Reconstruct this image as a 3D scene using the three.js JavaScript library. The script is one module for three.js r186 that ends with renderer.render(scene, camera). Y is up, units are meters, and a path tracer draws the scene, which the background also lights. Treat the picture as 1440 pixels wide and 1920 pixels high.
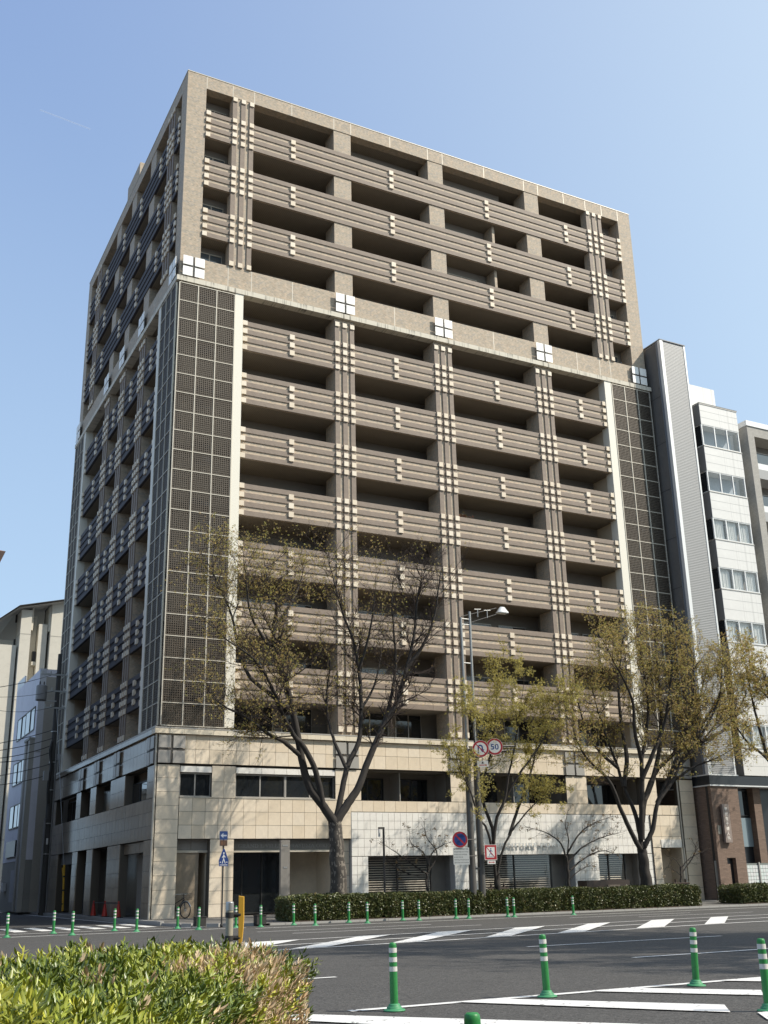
import * as THREE from 'three';
import { mergeGeometries } from 'three/addons/utils/BufferGeometryUtils.js';
import { FontLoader } from 'three/addons/loaders/FontLoader.js';
import { TextGeometry } from 'three/addons/geometries/TextGeometry.js';

// ---------------------------------------------------------------- camera, sky, sun, exposure
const scene = new THREE.Scene();
const camera = new THREE.PerspectiveCamera(2 * Math.atan(960 / 1987.464) * 180 / Math.PI, 0.75, 0.1, 4000);
const EYE = new THREE.Vector3(-12.528, 1.238, 44.928);
camera.position.copy(EYE);
camera.rotation.order = 'YXZ';
camera.rotation.set(0.312984, -0.482817, -0.022249);
camera.setViewOffset(1440, 1920, 0.855, -51.06, 1440, 1920);
const renderer = new THREE.WebGLRenderer({ antialias: true });
renderer.setSize(768, 1024);
renderer.toneMapping = THREE.LinearToneMapping;
renderer.toneMappingExposure = 1.25;
renderer.shadowMap.enabled = true;

const SUN = new THREE.Vector3(1.25, 1.5, 1).normalize();
const sun = new THREE.DirectionalLight(new THREE.Color(1.0, 0.92, 0.80), 4.3);
sun.position.copy(SUN).multiplyScalar(120).add(new THREE.Vector3(8, 10, 5));
sun.target.position.set(8, 10, 5);
sun.castShadow = true;
Object.assign(sun.shadow.camera, { left: -60, right: 60, top: 60, bottom: -60, near: 1, far: 320 });
sun.shadow.mapSize.set(4096, 4096);
scene.add(sun, sun.target);
{ // clear spring sky: pale at the horizon, deeper blue overhead, brighter toward the sun
  const w = 512, h = 256, d = new Float32Array(w * h * 4);
  for (let j = 0; j < h; j++) for (let i = 0; i < w; i++) {
    const el = ((j + 0.5) / h - 0.5) * Math.PI, ph = ((i + 0.5) / w - 0.5) * 2 * Math.PI;
    const dir = new THREE.Vector3(Math.cos(el) * Math.cos(ph), Math.sin(el), Math.cos(el) * Math.sin(ph));
    const s = Math.max(0, dir.y), c = dir.dot(SUN), glow = 0.112 * Math.pow(Math.max(0, c - 0.1) / 0.31, 1.5);
    let col = [0.22 + 0.378 * (0.67 - s) + glow, 0.33 + 0.486 * (0.67 - s) + glow * 1.04, 0.565 + 0.39 * (0.67 - s) + glow * 0.72];
    if (dir.y < 0) { const g = Math.min(1, -dir.y * 12); col = col.map((v, n) => v * (1 - g) + [0.16, 0.155, 0.15][n] * g); }
    const o = (j * w + i) * 4; d[o] = col[0]; d[o + 1] = col[1]; d[o + 2] = col[2]; d[o + 3] = 1;
  }
  const t = new THREE.DataTexture(d, w, h, THREE.RGBAFormat, THREE.FloatType);
  t.mapping = THREE.EquirectangularReflectionMapping; t.magFilter = THREE.LinearFilter; t.needsUpdate = true;
  scene.background = t; scene.environment = t;
}

// ---------------------------------------------------------------- helpers
let seed = 7;
const rnd = () => { seed = (seed + 0x6D2B79F5) | 0; let t = Math.imul(seed ^ (seed >>> 15), 1 | seed); t = (t + Math.imul(t ^ (t >>> 7), 61 | t)) ^ t; return ((t ^ (t >>> 14)) >>> 0) / 4294967296; };
const rr = (a, b) => a + (b - a) * rnd();
const V = (x, y, z) => new THREE.Vector3(x, y, z);
function lattice(n, s0) { const s = seed; seed = s0; const a = Float32Array.from({ length: n * n }, rnd); seed = s; return (x, y) => {   // tileable value noise, period n
  const xi = Math.floor(x), yi = Math.floor(y), fx = x - xi, fy = y - yi, u = fx * fx * (3 - 2 * fx), v = fy * fy * (3 - 2 * fy);
  const g = (p, q) => a[(((q % n) + n) % n) * n + (((p % n) + n) % n)];
  return (g(xi, yi) * (1 - u) + g(xi + 1, yi) * u) * (1 - v) + (g(xi, yi + 1) * (1 - u) + g(xi + 1, yi + 1) * u) * v;
}; }
const N8 = lattice(8, 11), N16 = lattice(16, 12), N32 = lattice(32, 13), N64 = lattice(64, 14), N128 = lattice(128, 15);
const fbm = (u, v) => 0.4 * N8(u * 8, v * 8) + 0.28 * N16(u * 16, v * 16) + 0.18 * N32(u * 32, v * 32) + 0.14 * N64(u * 64, v * 64);
const enc = (c) => Math.round(255 * Math.min(1, Math.max(0, c <= 0.0031308 ? c * 12.92 : 1.055 * Math.pow(c, 1 / 2.4) - 0.055)));
// colour texture (linear rgb given) or grey height texture, covering sx x sy metres
function tex(w, h, sx, sy, fn, colour = true) {
  const d = new Uint8Array(w * h * 4);
  for (let j = 0; j < h; j++) for (let i = 0; i < w; i++) {
    const c = fn(i / w, j / h, i, j), o = (j * w + i) * 4;
    if (colour) { d[o] = enc(c[0]); d[o + 1] = enc(c[1]); d[o + 2] = enc(c[2]); } else d[o] = d[o + 1] = d[o + 2] = Math.round(255 * Math.min(1, Math.max(0, c)));
    d[o + 3] = 255;
  }
  const t = new THREE.DataTexture(d, w, h); t.wrapS = t.wrapT = THREE.RepeatWrapping; t.magFilter = THREE.LinearFilter; t.minFilter = THREE.LinearMipmapLinearFilter; t.generateMipmaps = true;
  if (colour) t.colorSpace = THREE.SRGBColorSpace;
  t.repeat.set(1 / sx, 1 / sy); t.needsUpdate = true; return t;
}
const lin = (r, g, b) => new THREE.Color().setRGB(r, g, b);
const M = (r, g, b, o = {}) => new THREE.MeshPhysicalMaterial({ color: lin(r, g, b), roughness: 0.75, side: THREE.DoubleSide, ...o });
const tint = (c, k) => [c[0] * k, c[1] * k, c[2] * k];

const boxCache = new Map();
function box(w, h, d) {   // uv in metres
  const key = [w, h, d].map((v) => v.toFixed(4)).join();
  if (boxCache.has(key)) return boxCache.get(key);
  const g = new THREE.BoxGeometry(w, h, d), uv = g.attributes.uv;
  const s = [[d, h], [d, h], [w, d], [w, d], [w, h], [w, h]];
  for (let f = 0; f < 6; f++) for (let k = 0; k < 4; k++) uv.setXY(f * 4 + k, uv.getX(f * 4 + k) * s[f][0], uv.getY(f * 4 + k) * s[f][1]);
  boxCache.set(key, g); return g;
}
const used = new Map();
function numbered(n) { const k = used.get(n) ?? 0; used.set(n, k + 1); return k ? `${n}_${String(k).padStart(3, '0')}` : n; }
function thing(name, label, category, [x, y, z] = [0, 0, 0], turn = 0, group) {
  const o = new THREE.Group(); o.name = numbered(name); o.position.set(x, y, z); o.rotation.y = turn; scene.add(o);
  o.userData = { label, category }; if (group) o.userData.group = group; return o;
}
function put(parent, name, geo, mat, x = 0, y = 0, z = 0, ry = 0) {
  const m = new THREE.Mesh(geo, mat); m.name = name; m.position.set(x, y, z); m.rotation.y = ry; parent.add(m); return m;
}
function structure(name, geo, mat, x = 0, y = 0, z = 0) { const m = put(scene, numbered(name), geo, mat, x, y, z); m.userData.kind = 'structure'; return m; }
function B(parent, name, mat, x0, x1, y0, y1, z0, z1) { return put(parent, name, box(x1 - x0, y1 - y0, z1 - z0), mat, (x0 + x1) / 2, (y0 + y1) / 2, (z0 + z1) / 2); }
const at = (g, x, y, z, ry = 0, rx = 0, rz = 0) => g.clone().applyMatrix4(new THREE.Matrix4().compose(V(x, y, z), new THREE.Quaternion().setFromEuler(new THREE.Euler(rx, ry, rz)), V(1, 1, 1)));
const bar = (x0, x1, y0, y1, z0, z1) => at(box(x1 - x0, y1 - y0, z1 - z0), (x0 + x1) / 2, (y0 + y1) / 2, (z0 + z1) / 2);
const ORD = ['first', 'second', 'third', 'fourth', 'fifth', 'sixth', 'seventh', 'eighth', 'ninth', 'tenth', 'eleventh', 'twelfth', 'thirteenth', 'fourteenth', 'fifteenth', 'sixteenth', 'seventeenth', 'eighteenth', 'nineteenth', 'twentieth'];
// small repeated pieces: the 300 nearest to the camera as parts, the others joined into one part
function pieces(parent, name, list, limit = 300) {
  for (const p of list) p.dist = V(p.x, p.y, p.z).distanceTo(EYE) + (p.back ?? 0);
  list.sort((a, b) => a.dist - b.dist);
  for (const p of list.slice(0, limit)) put(parent, name, p.g, p.m, p.x, p.y, p.z, p.ry ?? 0);
  const rest = list.slice(limit); if (!rest.length) return;
  const mats = [...new Set(rest.map((p) => p.m))], geos = mats.map((m) => mergeGeometries(rest.filter((p) => p.m === m).map((p) => at(p.g, p.x, p.y, p.z, p.ry ?? 0))));
  const m = put(parent, `${name}s_beyond`, mergeGeometries(geos, true), mats); m.userData.kind = 'stuff';
}
// tapered tubes along polylines, collected into one geometry
class Tubes {
  constructor() { this.p = []; this.n = []; this.u = []; this.i = []; }
  add(pts, radii, sides = 5) {
    const base = this.p.length / 3; let nx = V(0, 0, 0), len = 0;
    pts.forEach((q, k) => {
      const t = pts[Math.min(k + 1, pts.length - 1)].clone().sub(pts[Math.max(k - 1, 0)]).normalize();
      if (!k) nx = (Math.abs(t.y) < 0.9 ? V(0, 1, 0) : V(1, 0, 0)).cross(t).normalize(); else { nx.sub(t.clone().multiplyScalar(nx.dot(t))).normalize(); len += q.distanceTo(pts[k - 1]); }
      const ny = t.clone().cross(nx), r = typeof radii === 'function' ? radii(k / (pts.length - 1)) : radii;
      for (let s = 0; s <= sides; s++) {
        const a = s / sides * Math.PI * 2, d = nx.clone().multiplyScalar(Math.cos(a)).addScaledVector(ny, Math.sin(a));
        this.p.push(q.x + d.x * r, q.y + d.y * r, q.z + d.z * r); this.n.push(d.x, d.y, d.z); this.u.push(s / sides * 0.8, len);
      }
    });
    for (let k = 0; k < pts.length - 1; k++) for (let s = 0; s < sides; s++) {
      const a = base + k * (sides + 1) + s, b = a + sides + 1; this.i.push(a, a + 1, b, b, a + 1, b + 1);
    }
    return this;
  }
  geo() {
    const g = new THREE.BufferGeometry();
    g.setAttribute('position', new THREE.Float32BufferAttribute(this.p, 3)); g.setAttribute('normal', new THREE.Float32BufferAttribute(this.n, 3));
    g.setAttribute('uv', new THREE.Float32BufferAttribute(this.u, 2)); g.setIndex(this.i); return g;
  }
}
const tube = (pts, r, sides = 8) => new Tubes().add(pts, r, sides).geo();
const rod = (a, b, r, sides = 8) => tube([V(...a), V(...b)], r, sides);
function flat(pts, y) {   // polygon on the ground from [x, z] corners, uv in metres
  const g = new THREE.ShapeGeometry(new THREE.Shape(pts.map(([x, z]) => new THREE.Vector2(x, -z)))); g.rotateX(-Math.PI / 2); g.translate(0, y, 0); return g;
}
function canvasTex(w, h, draw) { const c = document.createElement('canvas'); c.width = w; c.height = h; draw(c.getContext('2d'), w, h); const t = new THREE.CanvasTexture(c); t.colorSpace = THREE.SRGBColorSpace; return t; }

// ---------------------------------------------------------------- materials
const speck = (base, amt, seedScale = 1) => (u, v, i, j) => { const n = 1 + amt * (fbm(u, v) - 0.5) * 2 + amt * 0.6 * (N128(u * 128, v * 128) - 0.5); return tint(base, n * seedScale); };
const facadeT = tex(512, 512, 3.2, 3.2, (u, v, i, j) => {   // small mosaic tiles 0.1 x 0.05 m in browns and greys, pale joints
  const row = Math.floor(j / 8), col = Math.floor((i + (row % 2) * 8) / 16), q = N64(col * 1.7 + 0.37, row + 0.5), q2 = N32(col + 0.3, row * 0.9 + 7.1), joint = (j % 8 === 0 || (i + (row % 2) * 8) % 16 === 0);
  const k = 0.72 + 0.5 * q + 0.16 * (fbm(u, v) - 0.5), c = q2 > 0.72 ? [0.45, 0.345, 0.245] : q2 < 0.25 ? [0.32, 0.28, 0.23] : [0.405, 0.33, 0.245];
  return joint ? [0.48 * (0.9 + 0.2 * q), 0.41, 0.32] : tint(c, k);
});
const ribT = tex(512, 512, 3.2, 3.2, (u, v, i, j) => { const row = Math.floor(j / 12), col = Math.floor((i + (row % 2) * 10) / 20), q = N64(col * 1.3, row + 0.4), k = 0.86 + 0.26 * q + 0.14 * (fbm(u, v) - 0.5); return tint((j % 12 === 0 || (i + (row % 2) * 10) % 20 === 0) ? [0.265, 0.208, 0.162] : [0.215, 0.166, 0.129], k); });
const facadeB = tex(256, 256, 1.6, 1.6, (u, v, i, j) => { const row = Math.floor(j / 8); return (j % 8 === 0 || (i + (row % 2) * 8) % 16 === 0) ? 0.2 : 0.6 + 0.4 * N64(Math.floor((i + (row % 2) * 8) / 16) * 3.1, row); }, false);
const mFacade = M(1, 1, 1, { map: facadeT, bumpMap: facadeB, bumpScale: 0.006, roughness: 0.7 });
const mPanelTile = M(1.12, 1.1, 1.08, { map: facadeT, roughness: 0.7 });
const mRibDark = M(0.105, 0.102, 0.110, { roughness: 0.85, specularIntensity: 0.4 }), mPanelDark = M(0.07, 0.068, 0.075, { roughness: 0.9, specularIntensity: 0.4 });   // darker rib and panel colours for the side street face
const mRib = M(1, 1, 1, { map: ribT, bumpMap: facadeB, bumpScale: 0.003, roughness: 0.65 });
const mBlocks = [[0.70, 0.60, 0.46], [0.66, 0.56, 0.43], [0.74, 0.65, 0.52]].map((c) => M(...c, { roughness: 0.6 }));
const mCornerWall = M(0.62, 0.53, 0.40, { roughness: 0.8 });
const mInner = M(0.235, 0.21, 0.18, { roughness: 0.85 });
const soffitT = tex(256, 256, 1.6, 1.6, (u, v, i) => tint([0.25, 0.215, 0.17], (i % 16 < 2 ? 0.55 : 1) * (0.92 + 0.16 * fbm(u, v))));
const mSoffit = M(1, 1, 1, { map: soffitT, roughness: 0.8 });
const ledgeT = tex(512, 256, 6.4, 1.2, (u, v) => { const n = N128(u * 128, 3.3) * 0.6 + N32(u * 32, 9.1) * 0.4, drip = Math.max(0, n - 0.52) * 3.2 * N16(u * 16, v * 3); return tint([0.64, 0.59, 0.49], Math.max(0.22, 1 - drip * 1.2) * (0.9 + 0.2 * fbm(u, v))); });
const mLedge = M(1, 1, 1, { map: ledgeT, roughness: 0.85 });
const mWhitePost = M(0.74, 0.70, 0.60, { roughness: 0.55 });
const mPlate = M(0.90, 0.885, 0.84, { roughness: 0.5 });
const mPlateGrey = M(0.42, 0.40, 0.37, { roughness: 0.38, metalness: 0.35 });
const mBracket = M(0.06, 0.055, 0.05, { roughness: 0.6 });
const mGrate = M(0.085, 0.068, 0.052, { roughness: 0.5, metalness: 0.3 });
const mGrateFrame = M(0.50, 0.46, 0.385, { roughness: 0.5, metalness: 0.15 });
const mGlass = M(0.018, 0.021, 0.024, { roughness: 0.04, specularIntensity: 1, clearcoat: 0.6, clearcoatRoughness: 0.02 });
const mGlassPale = M(0.10, 0.12, 0.135, { roughness: 0.06, clearcoat: 0.6 });
const mFrame = M(0.42, 0.40, 0.37, { roughness: 0.45, metalness: 0.4 });
const mFrameDark = M(0.04, 0.04, 0.04, { roughness: 0.4, metalness: 0.3 });
const stoneT = tex(512, 512, 2.4, 2.4, (u, v) => { const n = fbm(u, v), g = N128(u * 128, v * 128), vein = Math.abs(N16(u * 16 + 3, v * 16 + n * 2) - 0.5); const k = 0.9 + 0.22 * (n - 0.5) + 0.07 * (g - 0.5) - (vein < 0.03 ? 0.04 : 0); return [k, k * 0.995, k * 0.985]; });
const stoneVar = (c, o = {}) => { const t = stoneT.clone(); t.offset.set(rnd(), rnd()); t.needsUpdate = true; return M(...c, { map: t, roughness: 0.42, ...o }); };
const mStone = [[0.80, 0.69, 0.54], [0.815, 0.705, 0.555], [0.78, 0.665, 0.51], [0.81, 0.71, 0.57]].map((c) => stoneVar(c));
const mStoneShade = [[0.30, 0.25, 0.19], [0.32, 0.265, 0.20], [0.285, 0.235, 0.18]].map((c) => stoneVar(c, { roughness: 0.16 }));  // same stone as the front, with the shade put into a darker colour
const mStoneWhite = [[0.84, 0.82, 0.765], [0.825, 0.80, 0.75], [0.85, 0.83, 0.78]].map((c) => stoneVar(c, { roughness: 0.5 }));
const mCoping = [[0.76, 0.68, 0.54], [0.80, 0.725, 0.59], [0.72, 0.63, 0.49]].map((c) => stoneVar(c));
const mGroove = M(0.10, 0.085, 0.065, { roughness: 0.9 });
const mGrooveWhite = M(0.42, 0.40, 0.37, { roughness: 0.9 });
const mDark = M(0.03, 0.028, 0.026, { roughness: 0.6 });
const mGreyStone = stoneVar([0.26, 0.245, 0.225], { roughness: 0.35 });
const mSteel = M(0.45, 0.46, 0.46, { roughness: 0.35, metalness: 0.7 });
const mDarkSteel = M(0.055, 0.052, 0.05, { roughness: 0.45, metalness: 0.3 });
const asphaltT = tex(1024, 1024, 6, 6, (u, v) => {   // aggregate 1 to 3 cm, pale and dark stones, worn and oiled patches
  const g = N128((u * 512) % 128, (v * 512) % 128), g2 = N128((u * 256 + 31) % 128, (v * 256 + 17) % 128), g3 = N128((u * 256 + 77) % 128, (v * 256 + 5) % 128), p = fbm(u, v);
  const k = (0.064 + 0.05 * (g - 0.5) + 0.05 * (g2 - 0.5) + (g3 > 0.84 ? 0.10 * (g3 - 0.6) : g3 < 0.14 ? -0.022 : 0)) * (0.84 + 0.34 * p); return [k * 1.05, k, k * 0.93];
});
const asphaltB = tex(512, 512, 3, 3, (u, v) => N128((u * 320) % 128, (v * 320) % 128), false);
const mAsphalt = M(1, 1, 1, { map: asphaltT, bumpMap: asphaltB, bumpScale: 0.006, roughness: 0.88 });
const paintT = tex(1024, 1024, 4, 4, (u, v) => { const n = N128(u * 128, v * 128) * 0.5 + N64(u * 64 + 5, v * 64) * 0.3 + N32(u * 32, v * 32 + 3) * 0.2, w = fbm(u, v); return n < 0.235 + 0.06 * (w - 0.5) ? [0.13, 0.125, 0.12] : tint([0.74, 0.73, 0.70], 0.9 + 0.16 * w + 0.05 * (N128(u * 128, v * 128) - 0.5)); });
const mPaint = M(1, 1, 1, { map: paintT, roughness: 0.7 });
const paveT = tex(512, 512, 2.4, 2.4, (u, v, i, j) => { const joint = i % 64 < 2 || j % 64 < 2, q = N32(Math.floor(i / 64) * 3.1, Math.floor(j / 64) * 2.7); return tint([0.145, 0.138, 0.128], (joint ? 0.55 : 0.85 + 0.3 * q) * (0.9 + 0.25 * fbm(u, v))); });
const mPave = M(1, 1, 1, { map: paveT, roughness: 0.8 });
const concreteT = tex(512, 512, 4, 4, speck([1, 1, 1], 0.16));
const conc = (r, g, b, o = {}) => M(r, g, b, { map: concreteT, roughness: 0.85, ...o });
const mKerb = conc(0.34, 0.33, 0.31);
const mSoil = M(0.07, 0.05, 0.035, { roughness: 1 });
const barkT = tex(256, 512, 0.8, 1.6, (u, v) => { const r = fbm(u, v * 0.5) * 0.6 + N32(u * 32, v * 12) * 0.4; return tint([0.036, 0.031, 0.027], 0.45 + 1.15 * r); });
const mBark = M(1, 1, 1, { map: barkT, bumpMap: barkT, bumpScale: 0.02, roughness: 0.95 });
const barkPaleT = tex(256, 512, 0.8, 1.6, (u, v) => { const r = fbm(u, v * 0.6), p = N32(u * 32, v * 14) * 0.7 + N64(u * 64, v * 30) * 0.3 > 0.63; return p ? tint([0.20, 0.175, 0.145], 0.7 + 0.5 * r) : tint([0.062, 0.054, 0.046], 0.5 + 1.0 * r); });
const mBarkPale = M(1, 1, 1, { map: barkPaleT, bumpMap: barkPaleT, bumpScale: 0.02, roughness: 0.95 });
const mTwig = M(0.05, 0.036, 0.03, { roughness: 0.95 });

// ---------------------------------------------------------------- ground, roads, pavements
const RY = -0.15;
structure('ground', flat([[-1500, -1500], [1500, -1500], [1500, 1500], [-1500, 1500]], -0.35), conc(0.2, 0.195, 0.18));
structure('road', flat([[-300, 6.6], [300, 6.6], [300, 75], [-300, 75]], RY), mAsphalt);
structure('side_street', flat([[-7.2, -160], [-0.55, -160], [-0.55, 6.62], [-7.2, 6.62]], RY + 0.004), mAsphalt);
{ // pavement in front of the building, falling gently from the wall to the kerb
  const pv = (z) => z < 0 ? -0.0 : -0.012 * z;
  const P = [], U = [], I = [], nx = 30, zs = [-160, -30, 0, 2, 4, 6, 6.85];
  const x0 = (z) => z > 3 ? -0.4 + Math.pow((z - 3) / 3.85, 2) * 2.4 : -0.4;
  for (const z of zs) for (let i = 0; i <= nx; i++) { const x = x0(z) + (300 - x0(z)) * Math.pow(i / nx, 2); P.push(x, pv(z), z); U.push(x, z); }
  for (let j = 0; j < zs.length - 1; j++) for (let i = 0; i < nx; i++) { const a = j * (nx + 1) + i, b = a + nx + 1; I.push(a, b, a + 1, b, b + 1, a + 1); }
  const g = new THREE.BufferGeometry(); g.setAttribute('position', new THREE.Float32BufferAttribute(P, 3)); g.setAttribute('uv', new THREE.Float32BufferAttribute(U, 2)); g.setIndex(I); g.computeVertexNormals();
  const pave = structure('pavement', g, mPave);
  const k = [];
  for (let x = 2.4; x < 62; x += 0.6) k.push({ g: box(0.59, 0.3, 0.15), m: mKerb, x: x + 0.3, y: -0.225 + rr(-0.004, 0.004), z: 6.92 });
  for (let z = -40; z < 3; z += 0.6) k.push({ g: box(0.59, 0.3, 0.15), m: mKerb, x: -0.47, y: -0.148 + rr(-0.004, 0.004), z: z + 0.3, ry: Math.PI / 2 });
  for (let a = 0; a < 8; a++) { const t = (a + 0.5) / 8, z = 3 + t * 3.85, x = -0.4 + t * t * 2.4; k.push({ g: box(0.5, 0.3, 0.15), m: mKerb, x, y: -0.2, z, ry: -Math.atan2(3.85, 4.8 * t) }); }
  pieces(pave, 'kerb_stone', k);
  structure('pavement_far', flat([[-300, -160], [-7.6, -160], [-7.6, 5.6], [-300, 5.6]], 0.0), mPave);
}
function marking(name, pts) { const m = structure(name, flat(pts, RY + 0.009), mPaint); return m; }
const line = (name, x0, x1, z, w) => marking(name, [[x0, z - w / 2], [x1, z - w / 2], [x1, z + w / 2], [x0, z + w / 2]]);
line('edge_line', -6.9, 60, 33.1, 0.15); line('edge_line', 1.0, 60, 9.25, 0.15);
line('thin_lane_line', 0, 6.2, 12.0, 0.1); line('thin_lane_line', 0.4, 7.0, 13.9, 0.1); line('thin_lane_line', 12.4, 18.2, 11.4, 0.1); line('thin_lane_line', 14.2, 19.8, 13.1, 0.1);
line('lane_dash', 1.33, 6.9, 24.7, 0.13); line('lane_dash', 0.8, 6.3, 28.8, 0.13); line('lane_dash', -11, -5.08, 28.8, 0.13); line('lane_dash', 13, 18.5, 24.7, 0.13);
{ // hatched median band: three long lines, slanting bars
  const lo = (x) => 21.45 - 0.118 * (Math.min(x, 13) + 3), mid = (x) => 19.55 - 0.135 * (Math.min(x, 13) + 1), hi = (x) => 17.5 - 0.13 * (Math.min(x, 14));
  const ribbon = (f, a, b, w) => { const p = []; for (let i = 0; i <= 12; i++) { const x = a + (b - a) * i / 12; p.push([x, f(x) - w / 2]); } for (let i = 12; i >= 0; i--) { const x = a + (b - a) * i / 12; p.push([x, f(x) + w / 2]); } return p; };
  marking('median_line', ribbon(lo, -7, 40, 0.16)); structure('median_line', flat(ribbon(mid, -8, 40, 0.15), RY + 0.012), mPaint); structure('median_line', flat(ribbon(hi, -7, 40, 0.13), RY + 0.013), mPaint);
  const bars = [[-5.6, -4.3, -2.3, -0.9], [-2.8, -1.87, 0.95, 2.0], [-0.1, 0.75, 3.6, 4.85], [2.75, 3.6, 6.5, 7.7], [5.2, 6.2, 9.5, 10.5], [8.15, 9.3, 12.4, 13.5], [11.0, 11.9, 15.2, 16.0], [13.9, 14.8, 18.1, 19]];
  bars.forEach(([a, b, c, d], i) => structure('hatch_bar', flat([[a, lo(a)], [b, lo(b)], [d, hi(d)], [c, hi(c)]], RY + 0.016 + (i % 2) * 0.001), mPaint));
}
// near hatching inside the island
structure('hatch_bar', flat([[-5.5, 33.1], [-4.9, 33.1], [-3.3, 35.25], [-3.75, 35.8]], RY + 0.014), mPaint);
structure('hatch_bar', flat([[-3.5, 33.12], [-2.85, 33.12], [-1.82, 34.36], [-2.25, 34.82]], RY + 0.014), mPaint);
structure('hatch_bar', flat([[-8.1, 33.0], [-7.45, 33.1], [-4.6, 36.6], [-5.3, 37.4]], RY + 0.014), mPaint);
structure('hatch_bar', flat([[-3.55, 35.98], [-2.2, 36.1], [-2.2, 36.9], [-3.9, 36.45]], RY + 0.014), mPaint);
structure('hatch_bar', flat([[-1.3, 33.12], [-0.6, 33.12], [0.6, 34.5], [0.2, 35.0]], RY + 0.014), mPaint);
// side street: crossing bars, stop lines, edge line
for (let i = 0; i < 7; i++) marking('crossing_bar', [[-6.9 + i * 0.92, 0.2], [-6.45 + i * 0.92, 0.2], [-6.45 + i * 0.92, 4.2], [-6.9 + i * 0.92, 4.2]].map(([x, z]) => [x, z]));
marking('street_edge_line', [[-0.95, -60], [-0.8, -60], [-0.8, -0.4], [-0.95, -0.4]]);
line('cycle_line', -9, 0.2, 6.0, 0.14); line('cycle_line', -9, 1.0, 8.3, 0.16);

// ---------------------------------------------------------------- the apartment building
const W = 29.58, D = 23.2, H = 42.3;
const FR = { p: (u, y, n) => [u, y, n], ry: 0, L: W }, SD = { p: (u, y, n) => [-n, y, -u], ry: -Math.PI / 2, L: D };
const apt = thing('apartment_building', 'tall brown tiled corner apartment block with ribbed balcony fronts and cream stone base', 'building');
const A = (F, name, mat, u0, u1, y0, y1, n0, n1, parent = apt) => { const [x, y, z] = F.p((u0 + u1) / 2, (y0 + y1) / 2, (n0 + n1) / 2); return put(parent, name, box(u1 - u0, y1 - y0, n1 - n0), mat, x, y, z, F.ry); };
const P1 = (F, g, m, u, y, n, back) => { const [x, yy, z] = F.p(u, y, n); return { g, m, x, y: yy, z, ry: F.ry, back }; };
const blocks = [], ribs = [], upSide = { FR: 0 };
const railLow = [0, 1, 2, 3, 4, 5, 6].map((k) => 26.575 - 2.9 * k), railUp = [38.48, 35.48, 32.48];
const blk = (F, u, y, n = 0.03, w = 0.24, h = 0.25) => blocks.push(P1(F, box(w, h, 0.125), mBlocks[Math.floor(rnd() * 3)], u, y, n, F === SD ? 30 : 0));
const cfgs = [
  { F: FR, pil: [[8.45, 9.5], [14.5, 15.5], [21.3, 22.33]], c0: 1.03, us: [2.5, 25.97], mids: [5.98, 12.0, 18.42, 24.24], cols: [8.4, 14.4, 21.15], wp: [[2.88, 3.3], [26.12, 26.62]], lat: [[0.0, 2.85], [26.66, 29.58]], emb: [0.66, 8.96, 15.0, 21.8, 28.9] },
  { F: SD, pil: [[5.95, 7.07], [10.2, 11.3], [13.95, 15.05]], c0: 0.95, us: [2.05, 19.0], mids: [4.55, 8.65, 12.58, 17.08], cols: [5.95, 10.2, 13.95], wp: [[2.65, 3.12], [20.1, 20.55]], lat: [[0.0, 2.6], [20.6, 23.2]], emb: [0.66, 6.5, 10.75, 14.5, 22.5] },
];
function window2(F, u0, u1, y0, y1, n, panes = 2, parent = apt, mg = mGlass, mf = mFrame) {   // frame as part, panes as its sub-parts
  const t = 0.055, fr = [bar(u0, u1, y0, y0 + t, -0.04, 0.04), bar(u0, u1, y1 - t, y1, -0.04, 0.04)], w = (u1 - u0) / panes;
  for (let k = 0; k <= panes; k++) fr.push(bar(u0 + k * w - (k ? t / 2 : 0), u0 + k * w + (k < panes ? t / 2 : 0) + (k ? 0 : t / 2), y0 + t, y1 - t, -0.035, 0.035));
  const g = mergeGeometries(fr); g.translate(-(u0 + u1) / 2, -(y0 + y1) / 2, 0);
  const [x, y, z] = F.p((u0 + u1) / 2, (y0 + y1) / 2, n), f = put(parent, 'window', g, mf, x, y, z, F.ry);
  for (let k = 0; k < panes; k++) put(f, 'pane', box(w - 0.02, y1 - y0 - 0.06, 0.012), mg, -(u1 - u0) / 2 + (k + 0.5) * w, 0, k % 2 ? -0.012 : 0.012);
  return f;
}
// frame of slabs and core
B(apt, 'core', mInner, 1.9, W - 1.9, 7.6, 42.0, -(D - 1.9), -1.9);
for (const [x0, z0] of [[0.35, -0.35], [W - 3.3, -0.35], [0.35, -(D - 3.1)], [W - 3.3, -(D - 3.1)]]) B(apt, 'corner_room', mCornerWall, x0, x0 + 2.93, 7.6, 29.6, z0 - 2.75, z0);
for (const y of railLow) B(apt, 'floor_slab', mSoffit, 0.12, W - 0.12, y, y + 0.26, -(D - 0.12), -0.12);
for (const y of railUp) B(apt, 'floor_slab', mSoffit, 0.12, W - 0.12, y, y + 0.26, -(D - 0.12), -0.12);
B(apt, 'roof_slab', mSoffit, 0.25, W - 0.25, 41.52, 42.1, -(D - 0.25), -0.25);
B(apt, 'ledge_slab', mSoffit, 0.1, W - 0.1, 29.6, 29.82, -(D - 0.1), -0.1);
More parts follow.
